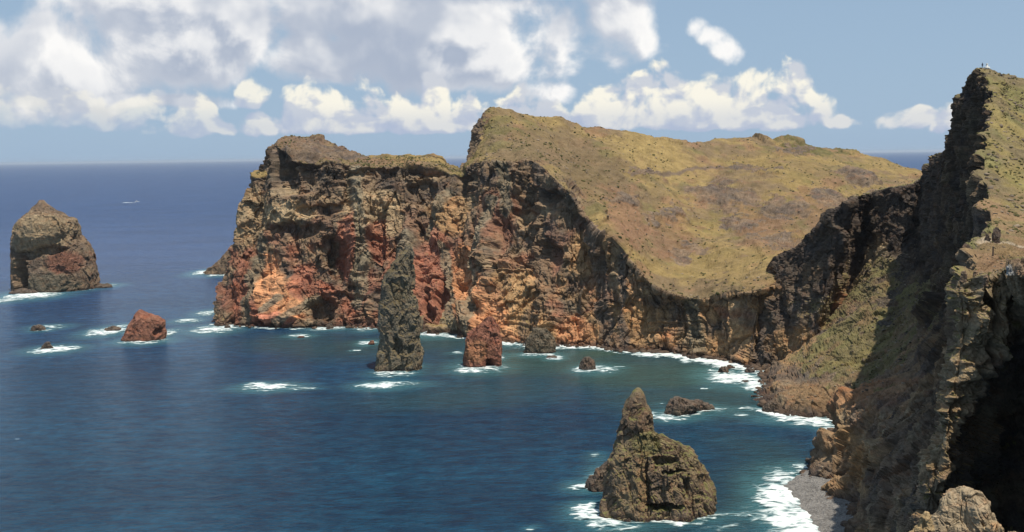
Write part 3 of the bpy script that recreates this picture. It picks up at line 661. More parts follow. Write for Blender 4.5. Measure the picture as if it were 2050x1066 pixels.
# ------------------------------------------------------------------ sea stacks and rocks
def ring_rock(name, prof, depth, mat, s=0.6, amp=1.0, seed=0, res=1.0, colors=None, veg_amt=0.0, vegcol=None, dents=(), lean=0.0, D=None, butt=.6, sq=2.4, strata=0.3, wetness=True):
    """prof: (py, px left, px right) from the waterline up. The footprint is a squarish oval, depth = its depth / width"""
    py0, l0, r0 = prof[0]
    if D is None:
        w = W((l0 + r0) / 2, py0); Dw = w[1]; hw = (r0 - l0) / 2 * Dw / F_PX; Dc = Dw + hw * depth * 0.8
    else: Dc = D
    zs, cx, hw = [], [], []
    for py, l, r in prof:
        a, b = P(l, py, Dc), P(r, py, Dc)
        zs.append(a[2] * .5 + b[2] * .5); cx.append((a[0] + b[0]) / 2); hw.append((b[0] - a[0]) / 2)
    zs, cx, hw = map(np.array, (zs, cx, hw))
    zs = zs - zs[0] if D is None else zs; hmax0 = hw.max()
    hpx = (prof[0][0] - prof[-1][0]) / 2; wpx = max(r - l for _, l, r in prof) / 2
    nv = int(max(24, hpx * 1.25 * res)); na = int(max(48, wpx * 3.0 * res))
    zz = np.linspace(zs[0], zs[-1], nv); bot = -3.0 if D is None else zs[0] - (4 if hmax0 > .9 else .3)
    zz = np.concatenate([np.linspace(bot, zs[0], 6)[:-1], zz])
    X = np.interp(zz, zs, cx); H = np.interp(zz, zs, hw); H[zz < zs[0]] *= 1.03
    # closed rounded top
    ncap = max(6, nv // 14)
    tt = np.linspace(0, 1, ncap + 1)[1:]
    zz = np.concatenate([zz, zz[-1] + H[-1] * 0.25 * np.sin(tt * math.pi / 2)]); X = np.concatenate([X, np.full(ncap, X[-1])])
    H = np.concatenate([H, H[-1] * np.cos(tt * math.pi / 2) + 1e-3])
    th = np.linspace(0, 2 * math.pi, na, endpoint=False)
    ct, st_ = np.cos(th), np.sin(th)
    sup = (np.abs(ct) ** sq + np.abs(st_) ** sq) ** (-1 / sq)
    hmax = hw.max()
    Yh = (H * 0.55 + hmax * 0.45 * np.sqrt(np.clip(H / hmax, 0, 1))) * depth
    g = np.stack([X[:, None] + H[:, None] * (ct * sup)[None], Dc + lean * zz[:, None] + Yh[:, None] * (st_ * sup)[None], np.repeat(zz[:, None], na, 1)], -1).astype(np.float32)
    n = grid_normals(g, wrap=True); cen = np.stack([X, np.full_like(X, Dc), zz], -1)[:, None]
    if ((g - cen) * n).sum(-1).mean() < 0: n = -n
    n = blur(n, 4, True); n /= np.maximum(np.linalg.norm(n, axis=-1, keepdims=True), 1e-5)
    d, lay = rock_disp(g, s, amp, butt=butt, seed=seed, strata=strata)
    fade = np.clip(H / (hmax * .35), 0.25, 1)[:, None]; d = (d - d.mean() - .6 * s) * fade
    wv = np.stack([fbm(g / (6.0 * s) + seed, 4), fbm(g / (6.0 * s) + 40, 4), fbm(g / (6.0 * s) + 80, 4)], -1).astype(np.float32)
    for x, y, a, b, m in dents:
        front = sstep(-(g[..., 1] - Dc), -hmax * .2, hmax * .2)
        d += m * sstep(ell(g, x, y, Dc, a, b, rd=1e6, warp=wv * 3 * s), 0, .4) * front
    g2 = g + n * d[..., None]
    nn = grid_normals(g2, wrap=True); nn *= np.sign(((g - cen) * nn).sum(-1).mean())
    col = base_rock_color(g2, lay, s, seed)
    for x, y, a, b, cc, m in (colors or ()):
        col = mixc(col, cc, (sstep(ell(g, x, y, Dc, a, b, rd=1e6, warp=wv * 4 * s), 0, .4) if a else 1.0 + 0 * d) * m)
    z = g2[..., 2]
    if wetness:
        wet = sstep(-(z + wv[..., 2] * s), -3.2 * s - .6, -.8 * s); col = mixc(col, tri(.045, .03, .028), wet * .8)
    veg = np.clip(sstep(nn[..., 2], .25, .65) * veg_amt, 0, 1)
    vc = mixc(np.broadcast_to(GRASS_G, g.shape), GRASS_B, sstep(wv[..., 0], -.3, .3))
    if vegcol is not None: vc = np.broadcast_to(vegcol, g.shape)
    return mesh_grid(name, g2, mat, {'tint': col, 'veg': veg, 'vcol': vc}, wrap=True, flip=False)


def build_stacks(mat, mat_near):
    def T(o, l, c='sea stack', g=None): return tag(o, l, c, g)
    T(ring_rock('sea_stack', [(584, 33, 196), (560, 31, 193), (520, 31, 184), (495, 31, 172), (480, 33, 158), (455, 38, 155), (448, 45, 152), (436, 53, 124), (424, 66, 104), (413, 77, 92), (408, 80, 87)],
                .8, mat, s=.75, amp=.6, seed=1.3, res=1.3, butt=.4, colors=[(0, 0, 0, 0, BROWN * .9, .45), (95, 470, 70, 45, TAN * .8, .85), (130, 455, 40, 26, TAN * .7, .7), (150, 520, 40, 26, RED * .75, .7), (120, 560, 60, 24, GREY * .7, .8)],
                veg_amt=.25, dents=[(66, 548, 20, 44, -18), (78, 506, 34, 12, -7), (125, 495, 36, 12, -9), (98, 458, 56, 34, 6), (170, 470, 16, 16, -6), (120, 560, 44, 34, 3)]),
      'tall broad dark sea stack with slanting flat top, farthest out to sea')
    T(ring_rock('sea_stack', [(684, 246, 328), (670, 251, 330), (660, 256, 327), (650, 261, 328), (642, 265, 320), (635, 269, 304), (629, 274, 290), (625, 278, 284)], .8, mat, s=.35, amp=.5, seed=4.2, res=1.6,
                colors=[(0, 0, 0, 0, RED * .95, .8)], dents=[(322, 662, 8, 10, -3)]),
      'small reddish brown rock wedge between the big outer stack and the headland')
    T(ring_rock('sea_stack', [(744, 748, 845), (715, 752, 846), (690, 758, 842), (660, 760, 842), (630, 762, 838), (600, 765, 832), (570, 769, 829), (545, 778, 828), (520, 796, 827), (505, 808, 824), (496, 813, 820)],
                .75, mat, s=.55, amp=.75, seed=7.7, res=1.4, butt=.6, colors=[(0, 0, 0, 0, GREY * .8, .8), (800, 580, 24, 30, GRASS_B * .9, .5), (765, 660, 12, 50, GREY * 1.2, .5)], veg_amt=.9,
                vegcol=GRASS_B * .8, dents=[(800, 690, 10, 20, -3), (828, 560, 6, 40, -3)]),
      'tall slender grey green rock pillar standing in front of the headland cliff')
    T(ring_rock('sea_stack', [(736, 927, 1002), (722, 928, 1003), (705, 930, 1005), (690, 932, 1004), (672, 936, 1000), (664, 942, 996), (655, 960, 992), (645, 970, 988), (638, 976, 984)], .6, mat, s=.42, amp=.9, seed=2.9, res=1.5,
                colors=[(0, 0, 0, 0, RED * 1.05, .85), (955, 700, 30, 30, ORANGE * .7, .6)], dents=[(985, 725, 14, 12, -6), (945, 655, 10, 10, -3)]),
      'rust red jagged rock stack below the orange cliff, right of the grey pillar')
    T(ring_rock('sea_rock', [(708, 1048, 1112), (695, 1050, 1112), (682, 1054, 1108), (672, 1060, 1100), (664, 1066, 1094)], .6, mat, s=.3, amp=.9, seed=3.3, res=1.8, colors=[(0, 0, 0, 0, GREY * .6, .7)]),
      'dark squat rock at the foot of the ochre cliff beside the rust red stack', 'rock')
    T(ring_rock('sea_rock', [(668, 1058, 1092), (655, 1062, 1088), (642, 1067, 1083), (632, 1071, 1078)], .6, mat, s=.3, amp=.9, seed=6.3, res=1.8, D=690, colors=[(0, 0, 0, 0, DARK * 1.3, .7)]),
      'dark pointed knob of rock leaning on the foot of the ochre cliff', 'rock')
    T(ring_rock('sea_rock', [(742, 1158, 1194), (733, 1160, 1192), (726, 1165, 1188), (719, 1171, 1182)], .8, mat, s=.22, amp=.9, seed=5.3, res=2.2, colors=[(0, 0, 0, 0, DARK, .7)]),
      'small dark pointed rock ringed by foam in the middle of the bay', 'rock')
    T(ring_rock('sea_stack', [(1043, 1192, 1436), (1020, 1200, 1430), (1000, 1208, 1426), (960, 1216, 1412), (936, 1221, 1402), (922, 1227, 1390), (910, 1231, 1374), (899, 1235, 1350), (887, 1239, 1324), (876, 1242, 1308),
                              (850, 1246, 1304), (828, 1252, 1298), (810, 1261, 1291), (801, 1267, 1286), (795, 1274, 1281)],
                .48, mat_near, s=.42, amp=.85, seed=8.1, res=1.5, butt=.7,
                colors=[(0, 0, 0, 0, BROWN * 1.05, .45), (1250, 940, 30, 90, TAN * .75, .5), (1280, 960, 14, 70, OCHRE * .9, .6), (1290, 880, 40, 30, GRASS_G * 1.1, .55), (1390, 920, 40, 60, TAN * .7, .5)],
                veg_amt=.8, dents=[(1325, 998, 40, 9, -5), (1330, 910, 34, 7, -2.2), (1345, 930, 30, 6, -2), (1290, 960, 5, 70, -2), (1370, 960, 8, 30, -2.2)]),
      'nearest sea stack, brown and craggy with a mossy horn on its left side')
    T(ring_rock('sea_rock', [(984, 1174, 1222), (970, 1178, 1224), (950, 1192, 1226), (938, 1204, 1224), (930, 1212, 1220)], .9, mat_near, s=.22, amp=.9, seed=9.4, res=1.8, colors=[(0, 0, 0, 0, DARK, .6)]),
      'low dark rock shoulder at the left foot of the nearest sea stack', 'rock')
    T(ring_rock('sea_rock', [(832, 1330, 1385), (822, 1332, 1400), (812, 1336, 1402), (805, 1342, 1380), (798, 1349, 1360)], .6, mat_near, s=.25, amp=.9, seed=3.7, res=1.8, colors=[(0, 0, 0, 0, DARK * 1.2, .7)]),
      'long low dark rock awash behind the horn of the nearest sea stack', 'rock')
    T(ring_rock('sea_rock', [(824, 1372, 1430), (816, 1376, 1428), (808, 1384, 1412), (804, 1390, 1404)], .5, mat_near, s=.22, amp=.9, seed=1.7, res=1.8, colors=[(0, 0, 0, 0, DARK * 1.3, .7)]),
      'thin flat tail of dark rock joined to the low rock behind the nearest stack', 'rock')
    T(ring_rock('sea_rock', [(550, 408, 476), (540, 416, 476), (530, 434, 476), (512, 450, 478), (495, 462, 480)], .8, mat, s=.4, amp=.8, seed=6.6, res=1.3, colors=[(0, 0, 0, 0, BROWN * .8, .6)]),
      'low brown rock spur peeping out behind the seaward tip of the headland', 'rock')
    small = [(95, 697, 24, 14, 'small dark rock in a long patch of foam, farther from the outer stack'),
             (76, 660, 30, 11, 'flat dark rock with thin foam, nearer the big outer stack than its twin'),
             (226, 661, 34, 9, 'low reef rock nearly covered by surf just left of the red wedge rock'),
             (455, 655, 14, 7, 'tiny dark rock in the surf at the seaward corner of the headland'),
             (602, 674, 16, 3, 'tiny awash rock in front of the bright orange cliff slab'),
             (660, 657, 16, 12, 'small red brown rock by the cave mouth at the foot of the headland'),
             (743, 688, 14, 8, 'small reddish rock touching the left side of the grey pillar'),
             (1104, 716, 22, 5, 'tiny flat rock in foam right of the squat brown rock'),
             (1448, 745, 22, 12, 'dark boulder farthest from shore in the white surf near the pebble cove'),
             (1462, 737, 18, 8, 'dark low boulder touching the first one in the surf near the pebble cove'),
             (1500, 744, 20, 10, 'dark boulder in the surf closest to the green scree point'),
             (1492, 764, 12, 5, 'tiny dark rock amid the churned white surf off the scree point'),
             (1545, 824, 34, 20, 'square dark rock standing off the tip of the scree point'),
             (50, 586, 60, 8, 'flat dark ledge awash at the foot of the big stack'),
             (205, 574, 40, 6, 'thin dark ledge trailing right from the foot of the big stack')]
    for i, (x, y, w, h, lab) in enumerate(small):
        prof = [(y + 3, x - w / 2, x + w / 2), (y + 3 - h * .5, x - w * .42, x + w * .44), (y + 3 - h * .85, x - w * .28, x + w * .24), (y + 3 - h, x - w * .12, x + w * .08)]
        red = 660 < y < 700 and x > 600 and x < 800
        T(ring_rock('sea_rock', prof, .7, mat, s=.16 + w * .003, amp=.8, seed=i * 1.7 + .4, res=2.2, colors=[(0, 0, 0, 0, (RED * .8 if red else DARK * 1.1), .75)]), lab, 'rock')
    # boulders in front of the viewer, lit
    def bd(prof, D, lab, seed, cc):
        T(ring_rock('boulder', prof, .8, mat_b, s=.10, amp=.75, seed=seed, res=1.7, D=D, butt=.3, sq=2.1, wetness=False, colors=[(0, 0, 0, 0, cc, .85)]), lab, 'boulder')
    mat_b = rock_material('boulder_stone', 0.08, .8)
    TB = tri(.33, .255, .165)
    bd([(1090, 1850, 2010), (1060, 1856, 2000), (1040, 1866, 1990), (1020, 1880, 1981), (1005, 1890, 1978), (990, 1902, 1966), (982, 1915, 1952)], 48, 'large rounded tan boulder with a dark crack at the bottom of the view', 1.1, TB)
    bd([(1095, 1820, 1880), (1070, 1828, 1878), (1050, 1838, 1874), (1035, 1845, 1868), (1026, 1850, 1862)], 46, 'yellowish upright boulder against the left side of the large rounded one', 2.2, tri(.38, .27, .14))
    bd([(1095, 1970, 2030), (1070, 1974, 2024), (1056, 1980, 2015), (1048, 1986, 2000)], 46, 'low yellowish boulder against the right side of the large rounded one', 3.3, tri(.36, .26, .15))
    bd([(1100, 2010, 2060), (1078, 2014, 2056), (1066, 2022, 2042)], 46, 'flat tan boulder in the bottom corner beside the low yellowish one', 4.3, TB)
    dk = DARK * 1.2
    bd([(492, 1984, 2004), (475, 1986, 2003), (462, 1990, 2002), (456, 1994, 1999)], 152, 'dark pointed upright rock beside the footpath', 5.1, dk)
    bd([(490, 1970, 1982), (478, 1972, 1982), (470, 1975, 1979)], 153, 'small dark rock at the cliff brink left of the pointed rock', 6.1, dk)
    bd([(545, 2014, 2030), (536, 2016, 2028), (531, 2019, 2025)], 104, 'pale grey stone on the rim of the terrace', 7.1, tri(.32, .32, .31))
    for i, (x, y, w, h, D, lab) in enumerate([(1930, 552, 16, 10, 119, 'small brown stone on the outermost corner of the terrace'), (1952, 548, 12, 8, 120, 'small stone just inside the corner of the terrace'),
                                              (1975, 560, 14, 10, 112, 'dark stone on the rim between the terrace corner and the pale stone'), (2040, 536, 20, 12, 102, 'dark stone on the rim right of the pale stone')]):
        bd([(y + 8, x - w / 2, x + w / 2), (y - h * .4, x - w * .4, x + w * .4), (y - h * .9, x - w * .15, x + w * .15)], D, lab, 8.1 + i, BROWN * 1.3)


# ------------------------------------------------------------------ sea and surf
def sea_material():
    m, k, bs, out = new_mat('sea_water')
    geo = k.n('ShaderNodeNewGeometry'); pos = geo.outputs['Position']
    sh = k.attr('shallow').outputs['Fac']; tq = k.attr('aerated').outputs['Fac']
    dist = k.vm('LENGTH', pos)
    ln = k.n('ShaderNodeVectorMath', operation='LENGTH'); k.put(ln.inputs[0], pos); dist = ln.outputs['Value']
    patch = k.noise(k.vm('MULTIPLY', pos, (1, 2.0, 1)), 0.006, 5, 0.6)
    deep = k.mix(k.ss(dist, 300, 1500), (0.004, 0.042, 0.086), (0.022, 0.056, 0.148))
    rip = k.noise(k.vm('MULTIPLY', pos, (0.55, 1.0, 1)), 0.16, 7, 0.82)
    deep = k.mix(k.ss(rip, 0.38, 0.62), k.mix(1.0, deep, (0.50, 0.56, 0.66), 'MULTIPLY'), k.mix(1.0, deep, (1.42, 1.36, 1.28), 'MULTIPLY'))
    deep = k.mix(k.ss(patch, 0.35, 0.65), k.mix(1.0, deep, (0.8, 0.82, 0.85), 'MULTIPLY'), k.mix(1.0, deep, (1.15, 1.15, 1.12), 'MULTIPLY'))
    col = k.mix(sh, deep, (0.035, 0.075, 0.060))
    col = k.mix(k.m('MULTIPLY', tq, 0.8), col, (0.10, 0.27, 0.29))
    # scattered whitecaps
    wc = k.noise(k.vm('MULTIPLY', pos, (0.45, 1.3, 1)), 0.16, 3, 0.55)
    wcm = k.m('MULTIPLY', k.ss(wc, 0.745, 0.775), k.ss(k.noise(pos, 0.02, 2), 0.42, 0.6))
    col = k.mix(k.m('MULTIPLY', wcm, 0.75), col, (0.62, 0.70, 0.74))
    k.put(bs.inputs['Base Color'], col); k.put(bs.inputs['Roughness'], k.ss(dist, 300, 3000, 0.22, 0.42)); k.put(bs.inputs['IOR'], 1.33)
    k.put(bs.inputs['Specular IOR Level'], k.ss(dist, 300, 4000, 0.28, 0.5))
    w1 = k.noise(k.vm('MULTIPLY', pos, (0.6, 1.25, 1)), 0.09, 3, 0.6)
    w2 = k.noise(k.vm('MULTIPLY', pos, (0.7, 1.3, 1)), 0.42, 5, 0.62)
    h = k.m('ADD', k.m('MULTIPLY', w1, 1.5), k.m('MULTIPLY', w2, 0.9))
    b = k.n('ShaderNodeBump'); k.put(b.inputs['Strength'], 1.0); k.put(b.inputs['Distance'], 2.6); k.put(b.inputs['Height'], h)
    k.put(bs.inputs['Normal'], b.outputs[0])
    return m

def foam_material():
    m, k, bs, out = new_mat('surf_foam')
    pos = k.n('ShaderNodeNewGeometry').outputs['Position']; f = k.attr('foam').outputs['Fac']
    st = k.vm('MULTIPLY', pos, (0.55, 1.25, 1))
    wn = k.n('ShaderNodeTexNoise'); k.put(wn.inputs['Vector'], st); k.put(wn.inputs['Scale'], 0.12); k.put(wn.inputs['Detail'], 3)
    st = k.vm('ADD', st, k.vm('SCALE', wn.outputs[1], 7.0))
    n1 = k.noise(st, 0.22, 9, 0.66)
    vor = k.n('ShaderNodeTexVoronoi', feature='DISTANCE_TO_EDGE'); k.put(vor.inputs['Vector'], st); k.put(vor.inputs['Scale'], 0.3)
    web = k.m('SUBTRACT', 0.12, k.m('MINIMUM', vor.outputs[0], 0.22))
    a = k.m('ADD', k.m('MULTIPLY', f, 1.05), k.m('ADD', k.m('MULTIPLY', k.m('SUBTRACT', n1, 0.5), 4.2), k.m('MULTIPLY', web, 2.2)))
    al = k.m('MULTIPLY', k.ss(a, 0.20, 1.25), k.ss(f, 0.08, 0.45))
    k.put(bs.inputs['Alpha'], al); k.put(bs.inputs['Base Color'], k.mix(k.ss(a, 0.4, 1.6), (0.22, 0.36, 0.38), (0.78, 0.79, 0.78)))
    k.put(bs.inputs['Roughness'], 0.8); k.put(bs.inputs['Specular IOR Level'], 0.1)
    return m

def zone(X, Y, items):
    """soft union of ellipses lying on the water; px, py, half width px, half height px, weight"""
    f = np.zeros(X.shape, np.float32)
    for px, py, rx, ry, w in items:
        c = W(px, py); mx = rx * c[1] / F_PX; my = ry * c[1] ** 2 / (CAM_H * F_PX)
        r = np.sqrt(((X - c[0]) / mx) ** 2 + ((Y - c[1]) / my) ** 2)
        f = np.maximum(f, w * sstep(-r, -1.35, -.25))
    return f

def shoreline(X, Y, pts, width, w, taper=None):
    f = np.zeros(X.shape, np.float32)
    q = [W(a, b) for a, b in pts]
    for a, b in zip(q[:-1], q[1:]):
        L = ((b - a) ** 2).sum(); t = np.clip(((X - a[0]) * (b[0] - a[0]) + (Y - a[1]) * (b[1] - a[1])) / L, 0, 1)
        d = np.hypot(X - a[0] - t * (b[0] - a[0]), Y - a[1] - t * (b[1] - a[1]))
        f = np.maximum(f, w * sstep(-d, -width, -width * .15))
    return f

FOAM = [(60, 592, 66, 9, 1.15), (10, 602, 30, 6, 1.0), (130, 580, 60, 5, .9), (205, 573, 34, 4, .9), (100, 655, 40, 5, .75), (85, 661, 26, 4, .8), (110, 700, 52, 8, 1.0), (90, 705, 30, 5, 1.0),
        (215, 664, 44, 10, 1.0), (245, 655, 20, 6, .9), (288, 683, 52, 7, 1.1), (336, 668, 18, 9, .9), (375, 643, 30, 5, .85), (415, 627, 26, 6, .85), (430, 660, 50, 9, 1.0), (455, 655, 30, 6, 1.0), (410, 546, 28, 6, 1.0),
        (440, 551, 30, 4, .8), (540, 776, 62, 8, 1.1), (515, 773, 34, 7, 1.1), (590, 778, 50, 4, .6), (765, 772, 52, 8, 1.15), (800, 770, 60, 6, .7), (735, 774, 22, 5, .9), (600, 673, 26, 4, .9), (660, 658, 50, 5, .8),
        (735, 687, 20, 5, 1.0), (712, 702, 8, 2, .8), (740, 655, 30, 9, .9), (790, 748, 50, 7, .75), (820, 735, 30, 6, .9), (870, 668, 36, 8, 1.1), (905, 672, 30, 5, .8), (960, 736, 56, 11, .9), (945, 742, 36, 7, 1.0),
        (990, 716, 20, 8, 1.0), (1020, 686, 30, 7, .9), (1075, 711, 50, 4, .9), (1110, 717, 20, 5, 1.0), (915, 707, 16, 2, .7), (1190, 740, 44, 9, .85), (1170, 742, 24, 6, .9), (1230, 736, 26, 3, .6),
        (1190, 692, 70, 6, .9), (1470, 756, 62, 17, 1.2), (1510, 770, 44, 14, 1.1), (1445, 748, 40, 8, 1.0), (1540, 765, 20, 12, 1.0), (1430, 745, 24, 6, .7), (1540, 790, 22, 5, .8), (1600, 838, 70, 12, 1.1), (1640, 846, 30, 12, 1.2),
        (1560, 832, 30, 8, .9), (1500, 820, 40, 5, .65), (1478, 832, 18, 3, .7), (1360, 830, 50, 9, .9), (1345, 838, 40, 7, .95), (1410, 820, 40, 8, .9), (1310, 830, 22, 6, .7), (1325, 808, 6, 3, .8), (1412, 778, 10, 2, .8),
        (1200, 1030, 60, 20, 1.0), (1175, 1020, 40, 14, 1.1), (1230, 1055, 50, 14, .9), (1180, 975, 44, 11, 1.05), (1205, 950, 30, 18, .8), (1150, 978, 24, 6, .8), (1410, 1035, 50, 8, .8), (1480, 1032, 70, 7, .65),
        (1555, 1010, 44, 46, 1.15), (1570, 1045, 46, 34, 1.25), (1590, 1075, 50, 26, 1.3), (1570, 960, 44, 24, .9), (1600, 940, 34, 14, .8), (1530, 1030, 46, 26, .8), (1450, 1058, 60, 7, .5), (1195, 915, 20, 8, .6),
        (1060, 1056, 16, 4, .6), (1265, 1050, 30, 6, .7), (1330, 1048, 60, 5, .7)]

def build_sea():
    def axis(lo, hi, step, out, far):
        c = np.arange(lo, hi + .1, step); r = [hi]; s = step
        while r[-1] < far: s *= 1.25; r.append(r[-1] + s)
        l = [lo]; s = step
        while l[-1] > -far: s *= 1.25; l.append(l[-1] - s)
        return np.array(l[:0:-1] + list(c) + r[1:])
    xs = axis(-520, 260, 5, 0, 150000); ys = axis(250, 1300, 5, 0, 150000)
    X, Y = np.meshgrid(xs, ys); g = np.stack([X, Y, np.zeros_like(X)], -1)
    wp = np.stack([X / 90, Y / 90, 0 * X], -1); wx = fbm(wp, 3) * 28; wy = fbm(wp + 30, 3) * 28
    sh = zone(X + wx, Y + wy, [(1100, 720, 330, 50, .8), (1300, 750, 260, 46, .85), (850, 690, 260, 30, .6), (1200, 705, 120, 14, 1.0), (1450, 800, 220, 50, .6), (620, 680, 180, 26, .45), (1000, 780, 300, 40, .4), (1380, 1040, 200, 30, .35), (1500, 960, 130, 120, .4)])
    aer = np.maximum(zone(X, Y, [(a, b, c * 1.5, d * 1.7, e * .6) for a, b, c, d, e in FOAM]), 0)
    o = mesh_grid('sea', g, sea_material(), {'shallow': sh, 'aerated': aer}, smooth=True)
    tag(o, 'deep blue sea turning green in the shallow bay', 'sea', kind='structure')
    xs = np.arange(-460, 200, 1.25); ys = np.arange(320, 1160, 1.5)
    X, Y = np.meshgrid(xs, ys)
    wp = np.stack([X / 16, Y / 16, 0 * X], -1); wx = fbm(wp, 4) * 7; wy = fbm(wp + 30, 4) * 8
    f = zone(X + wx * .6, Y + wy * .6, FOAM)
    for pts, wd, w in (([(434, 650), (500, 655), (560, 658), (640, 657), (760, 658)], 7, .85), ([(850, 669), (905, 674), (955, 680), (1010, 688), (1060, 694)], 8, .85),
                       ([(1060, 696), (1120, 694), (1180, 695), (1250, 703), (1330, 711), (1400, 718), (1460, 727), (1520, 738)], 13, 1.15),
                       ([(1390, 718), (1440, 728), (1490, 738)], 16, 1.1), ([(1520, 740), (1545, 757), (1535, 778), (1550, 795)], 9, 1.0), ([(1530, 822), (1560, 836), (1600, 838), (1655, 842)], 8, 1.1),
                       ([(1655, 845), (1690, 870)], 8, .8), ([(1622, 960), (1665, 985)], 4, .4), ([(1555, 975), (1580, 1010), (1610, 1045), (1640, 1085)], 8, 1.2),
                       ([(1192, 1045), (1300, 1050), (1380, 1045), (1436, 1040)], 2.5, .8)):
        f = np.maximum(f, shoreline(X + wx, Y + wy, pts, wd, w))
    lump = np.clip(fbm(np.stack([X / 5, Y / 5, 0 * X], -1), 4), -.5, 1)
    Z = 0.12 + np.clip(f, 0, 1.2) * (.35 + .5 * lump)
    g = np.stack([X, Y, Z], -1)
    fm = np.maximum.reduce([f[:-1, :-1], f[1:, :-1], f[:-1, 1:], f[1:, 1:]])
    o = mesh_grid('surf_foam', g, foam_material(), {'foam': f}, smooth=True, drop=fm < 0.12)
    tag(o, 'white surf breaking round the rocks and along the shore', 'surf', kind='stuff')


def scatter(name, pts, size, squash, mat, label, seed):
    """many small lumps in one mesh"""
    R = np.random.RandomState(seed); t = (1 + 5 ** .5) / 2
    V = np.array([(-1, t, 0), (1, t, 0), (-1, -t, 0), (1, -t, 0), (0, -1, t), (0, 1, t), (0, -1, -t), (0, 1, -t), (t, 0, -1), (t, 0, 1), (-t, 0, -1), (-t, 0, 1)]) / 1.9
    Fc = np.array([(0, 11, 5), (0, 5, 1), (0, 1, 7), (0, 7, 10), (0, 10, 11), (1, 5, 9), (5, 11, 4), (11, 10, 2), (10, 7, 6), (7, 1, 8), (3, 9, 4), (3, 4, 2), (3, 2, 6), (3, 6, 8), (3, 8, 9), (4, 9, 5), (2, 4, 11), (6, 2, 10), (8, 6, 7), (9, 8, 1)])
    n = len(pts); a = R.uniform(0, 6.28, n); ca, sa = np.cos(a), np.sin(a)
    j = V[None] * R.uniform(.6, 1.35, (n, 12, 1)) * R.uniform(.7, 1.3, (n, 1, 3))
    x = j[..., 0] * ca[:, None] - j[..., 1] * sa[:, None]; y = j[..., 0] * sa[:, None] + j[..., 1] * ca[:, None]
    co = np.stack([x, y, j[..., 2] * squash], -1) * size[:, None, None] + pts[:, None]
    f = (Fc[None] + (np.arange(n) * 12)[:, None, None]).reshape(-1, 3)
    me = bpy.data.meshes.new(name); me.vertices.add(n * 12); me.vertices.foreach_set('co', co.astype(np.float32).ravel())
    me.loops.add(len(f) * 3); me.loops.foreach_set('vertex_index', f.astype(np.int32).ravel())
    me.polygons.add(len(f)); me.polygons.foreach_set('loop_start', np.arange(0, len(f) * 3, 3, dtype=np.int32)); me.polygons.foreach_set('loop_total', np.full(len(f), 3, np.int32))
    me.update(calc_edges=True); me.materials.append(mat)
    o = bpy.data.objects.new(name, me); SC.collection.objects.link(o); tag(o, label, name, kind='stuff'); return o

def build_scatter():
    R = np.random.RandomState(5)
    def isl_mat(name, a, b):
        m, k, bs, out = new_mat(name); rnd = k.n('ShaderNodeNewGeometry').outputs['Random Per Island']
        k.put(bs.inputs['Base Color'], k.mix(rnd, a, b)); k.put(bs.inputs['Roughness'], .95); k.put(bs.inputs['Specular IOR Level'], .1); return m
    ms = isl_mat('dry_shrub_leaves', (.045, .050, .020), (.15, .125, .055)); mr = isl_mat('loose_stone', (.06, .05, .042), (.27, .21, .15)); mw = isl_mat('wet_block', (.035, .028, .024), (.13, .09, .065))
    def pick(store, ok, count, clump, seed):
        p = store['p'].reshape(-1, 3); px, py = proj(p)
        m = ok.ravel() & (px > -40) & (px < 2100) & (py > -20) & (py < 1090)
        i = np.where(m)[0]; i = i[R.randint(0, len(i), int(count * 3.2))]
        w = sstep(fbm(p[i] / clump + seed, 4), -.25, .45) + .05; i = i[R.random_sample(len(i)) < w][:count]
        return p[i]
    H, N = STORE['headland'], STORE['near']
    a = pick(H, (H['v'] > .5) & (H['steep'] < .5), 5500, 26, 3); b = pick(N, (N['v'] > .45) & (N['p'][..., 1] > 170), 4200, 12, 7); c = pick(N, (N['v'] > .4) & (N['p'][..., 1] <= 175), 900, 5, 7)
    scatter('shrubs', np.concatenate([a, b, c]), np.concatenate([R.uniform(.35, 1.1, len(a)) ** 1.4, R.uniform(.15, .55, len(b)), R.uniform(.05, .2, len(c))]), .7, ms, 'low dry shrubs and tussocks dotted over the grassy slopes', 1)
    a = pick(H, (H['v'] > .2) & (H['steep'] < .6), 2600, 18, 13); b = pick(N, (N['v'] > .2) & (N['p'][..., 1] > 170), 2600, 9, 17); c = pick(N, (N['v'] > .2) & (N['p'][..., 1] <= 175), 900, 4, 27)
    scatter('loose_stones', np.concatenate([a, b, c]), np.concatenate([R.uniform(.3, 1.1, len(a)) ** 1.4, R.uniform(.2, .8, len(b)), R.uniform(.04, .2, len(c))]), .7, mr, 'loose stones lying on the slopes', 2)
    a = pick(H, (H['p'][..., 2] > -.4) & (H['p'][..., 2] < 2.2), 900, 30, 23); b = pick(N, (N['p'][..., 2] > -.4) & (N['p'][..., 2] < 3) & (N['p'][..., 1] > 330), 700, 14, 37)
    a = a + np.stack([0 * a[:, 0], -R.uniform(0, 5, len(a)), 0 * a[:, 0]], -1); b = b + np.stack([-R.uniform(0, 3, len(b)), 0 * b[:, 0], 0 * b[:, 0]], -1)
    p = np.concatenate([a, b]); p[:, 2] = np.minimum(p[:, 2], .5)
    scatter('rubble', p, R.uniform(.5, 1.9, len(p)) ** 1.3, .75, mw, 'fallen wet blocks along the foot of the cliffs', 3)


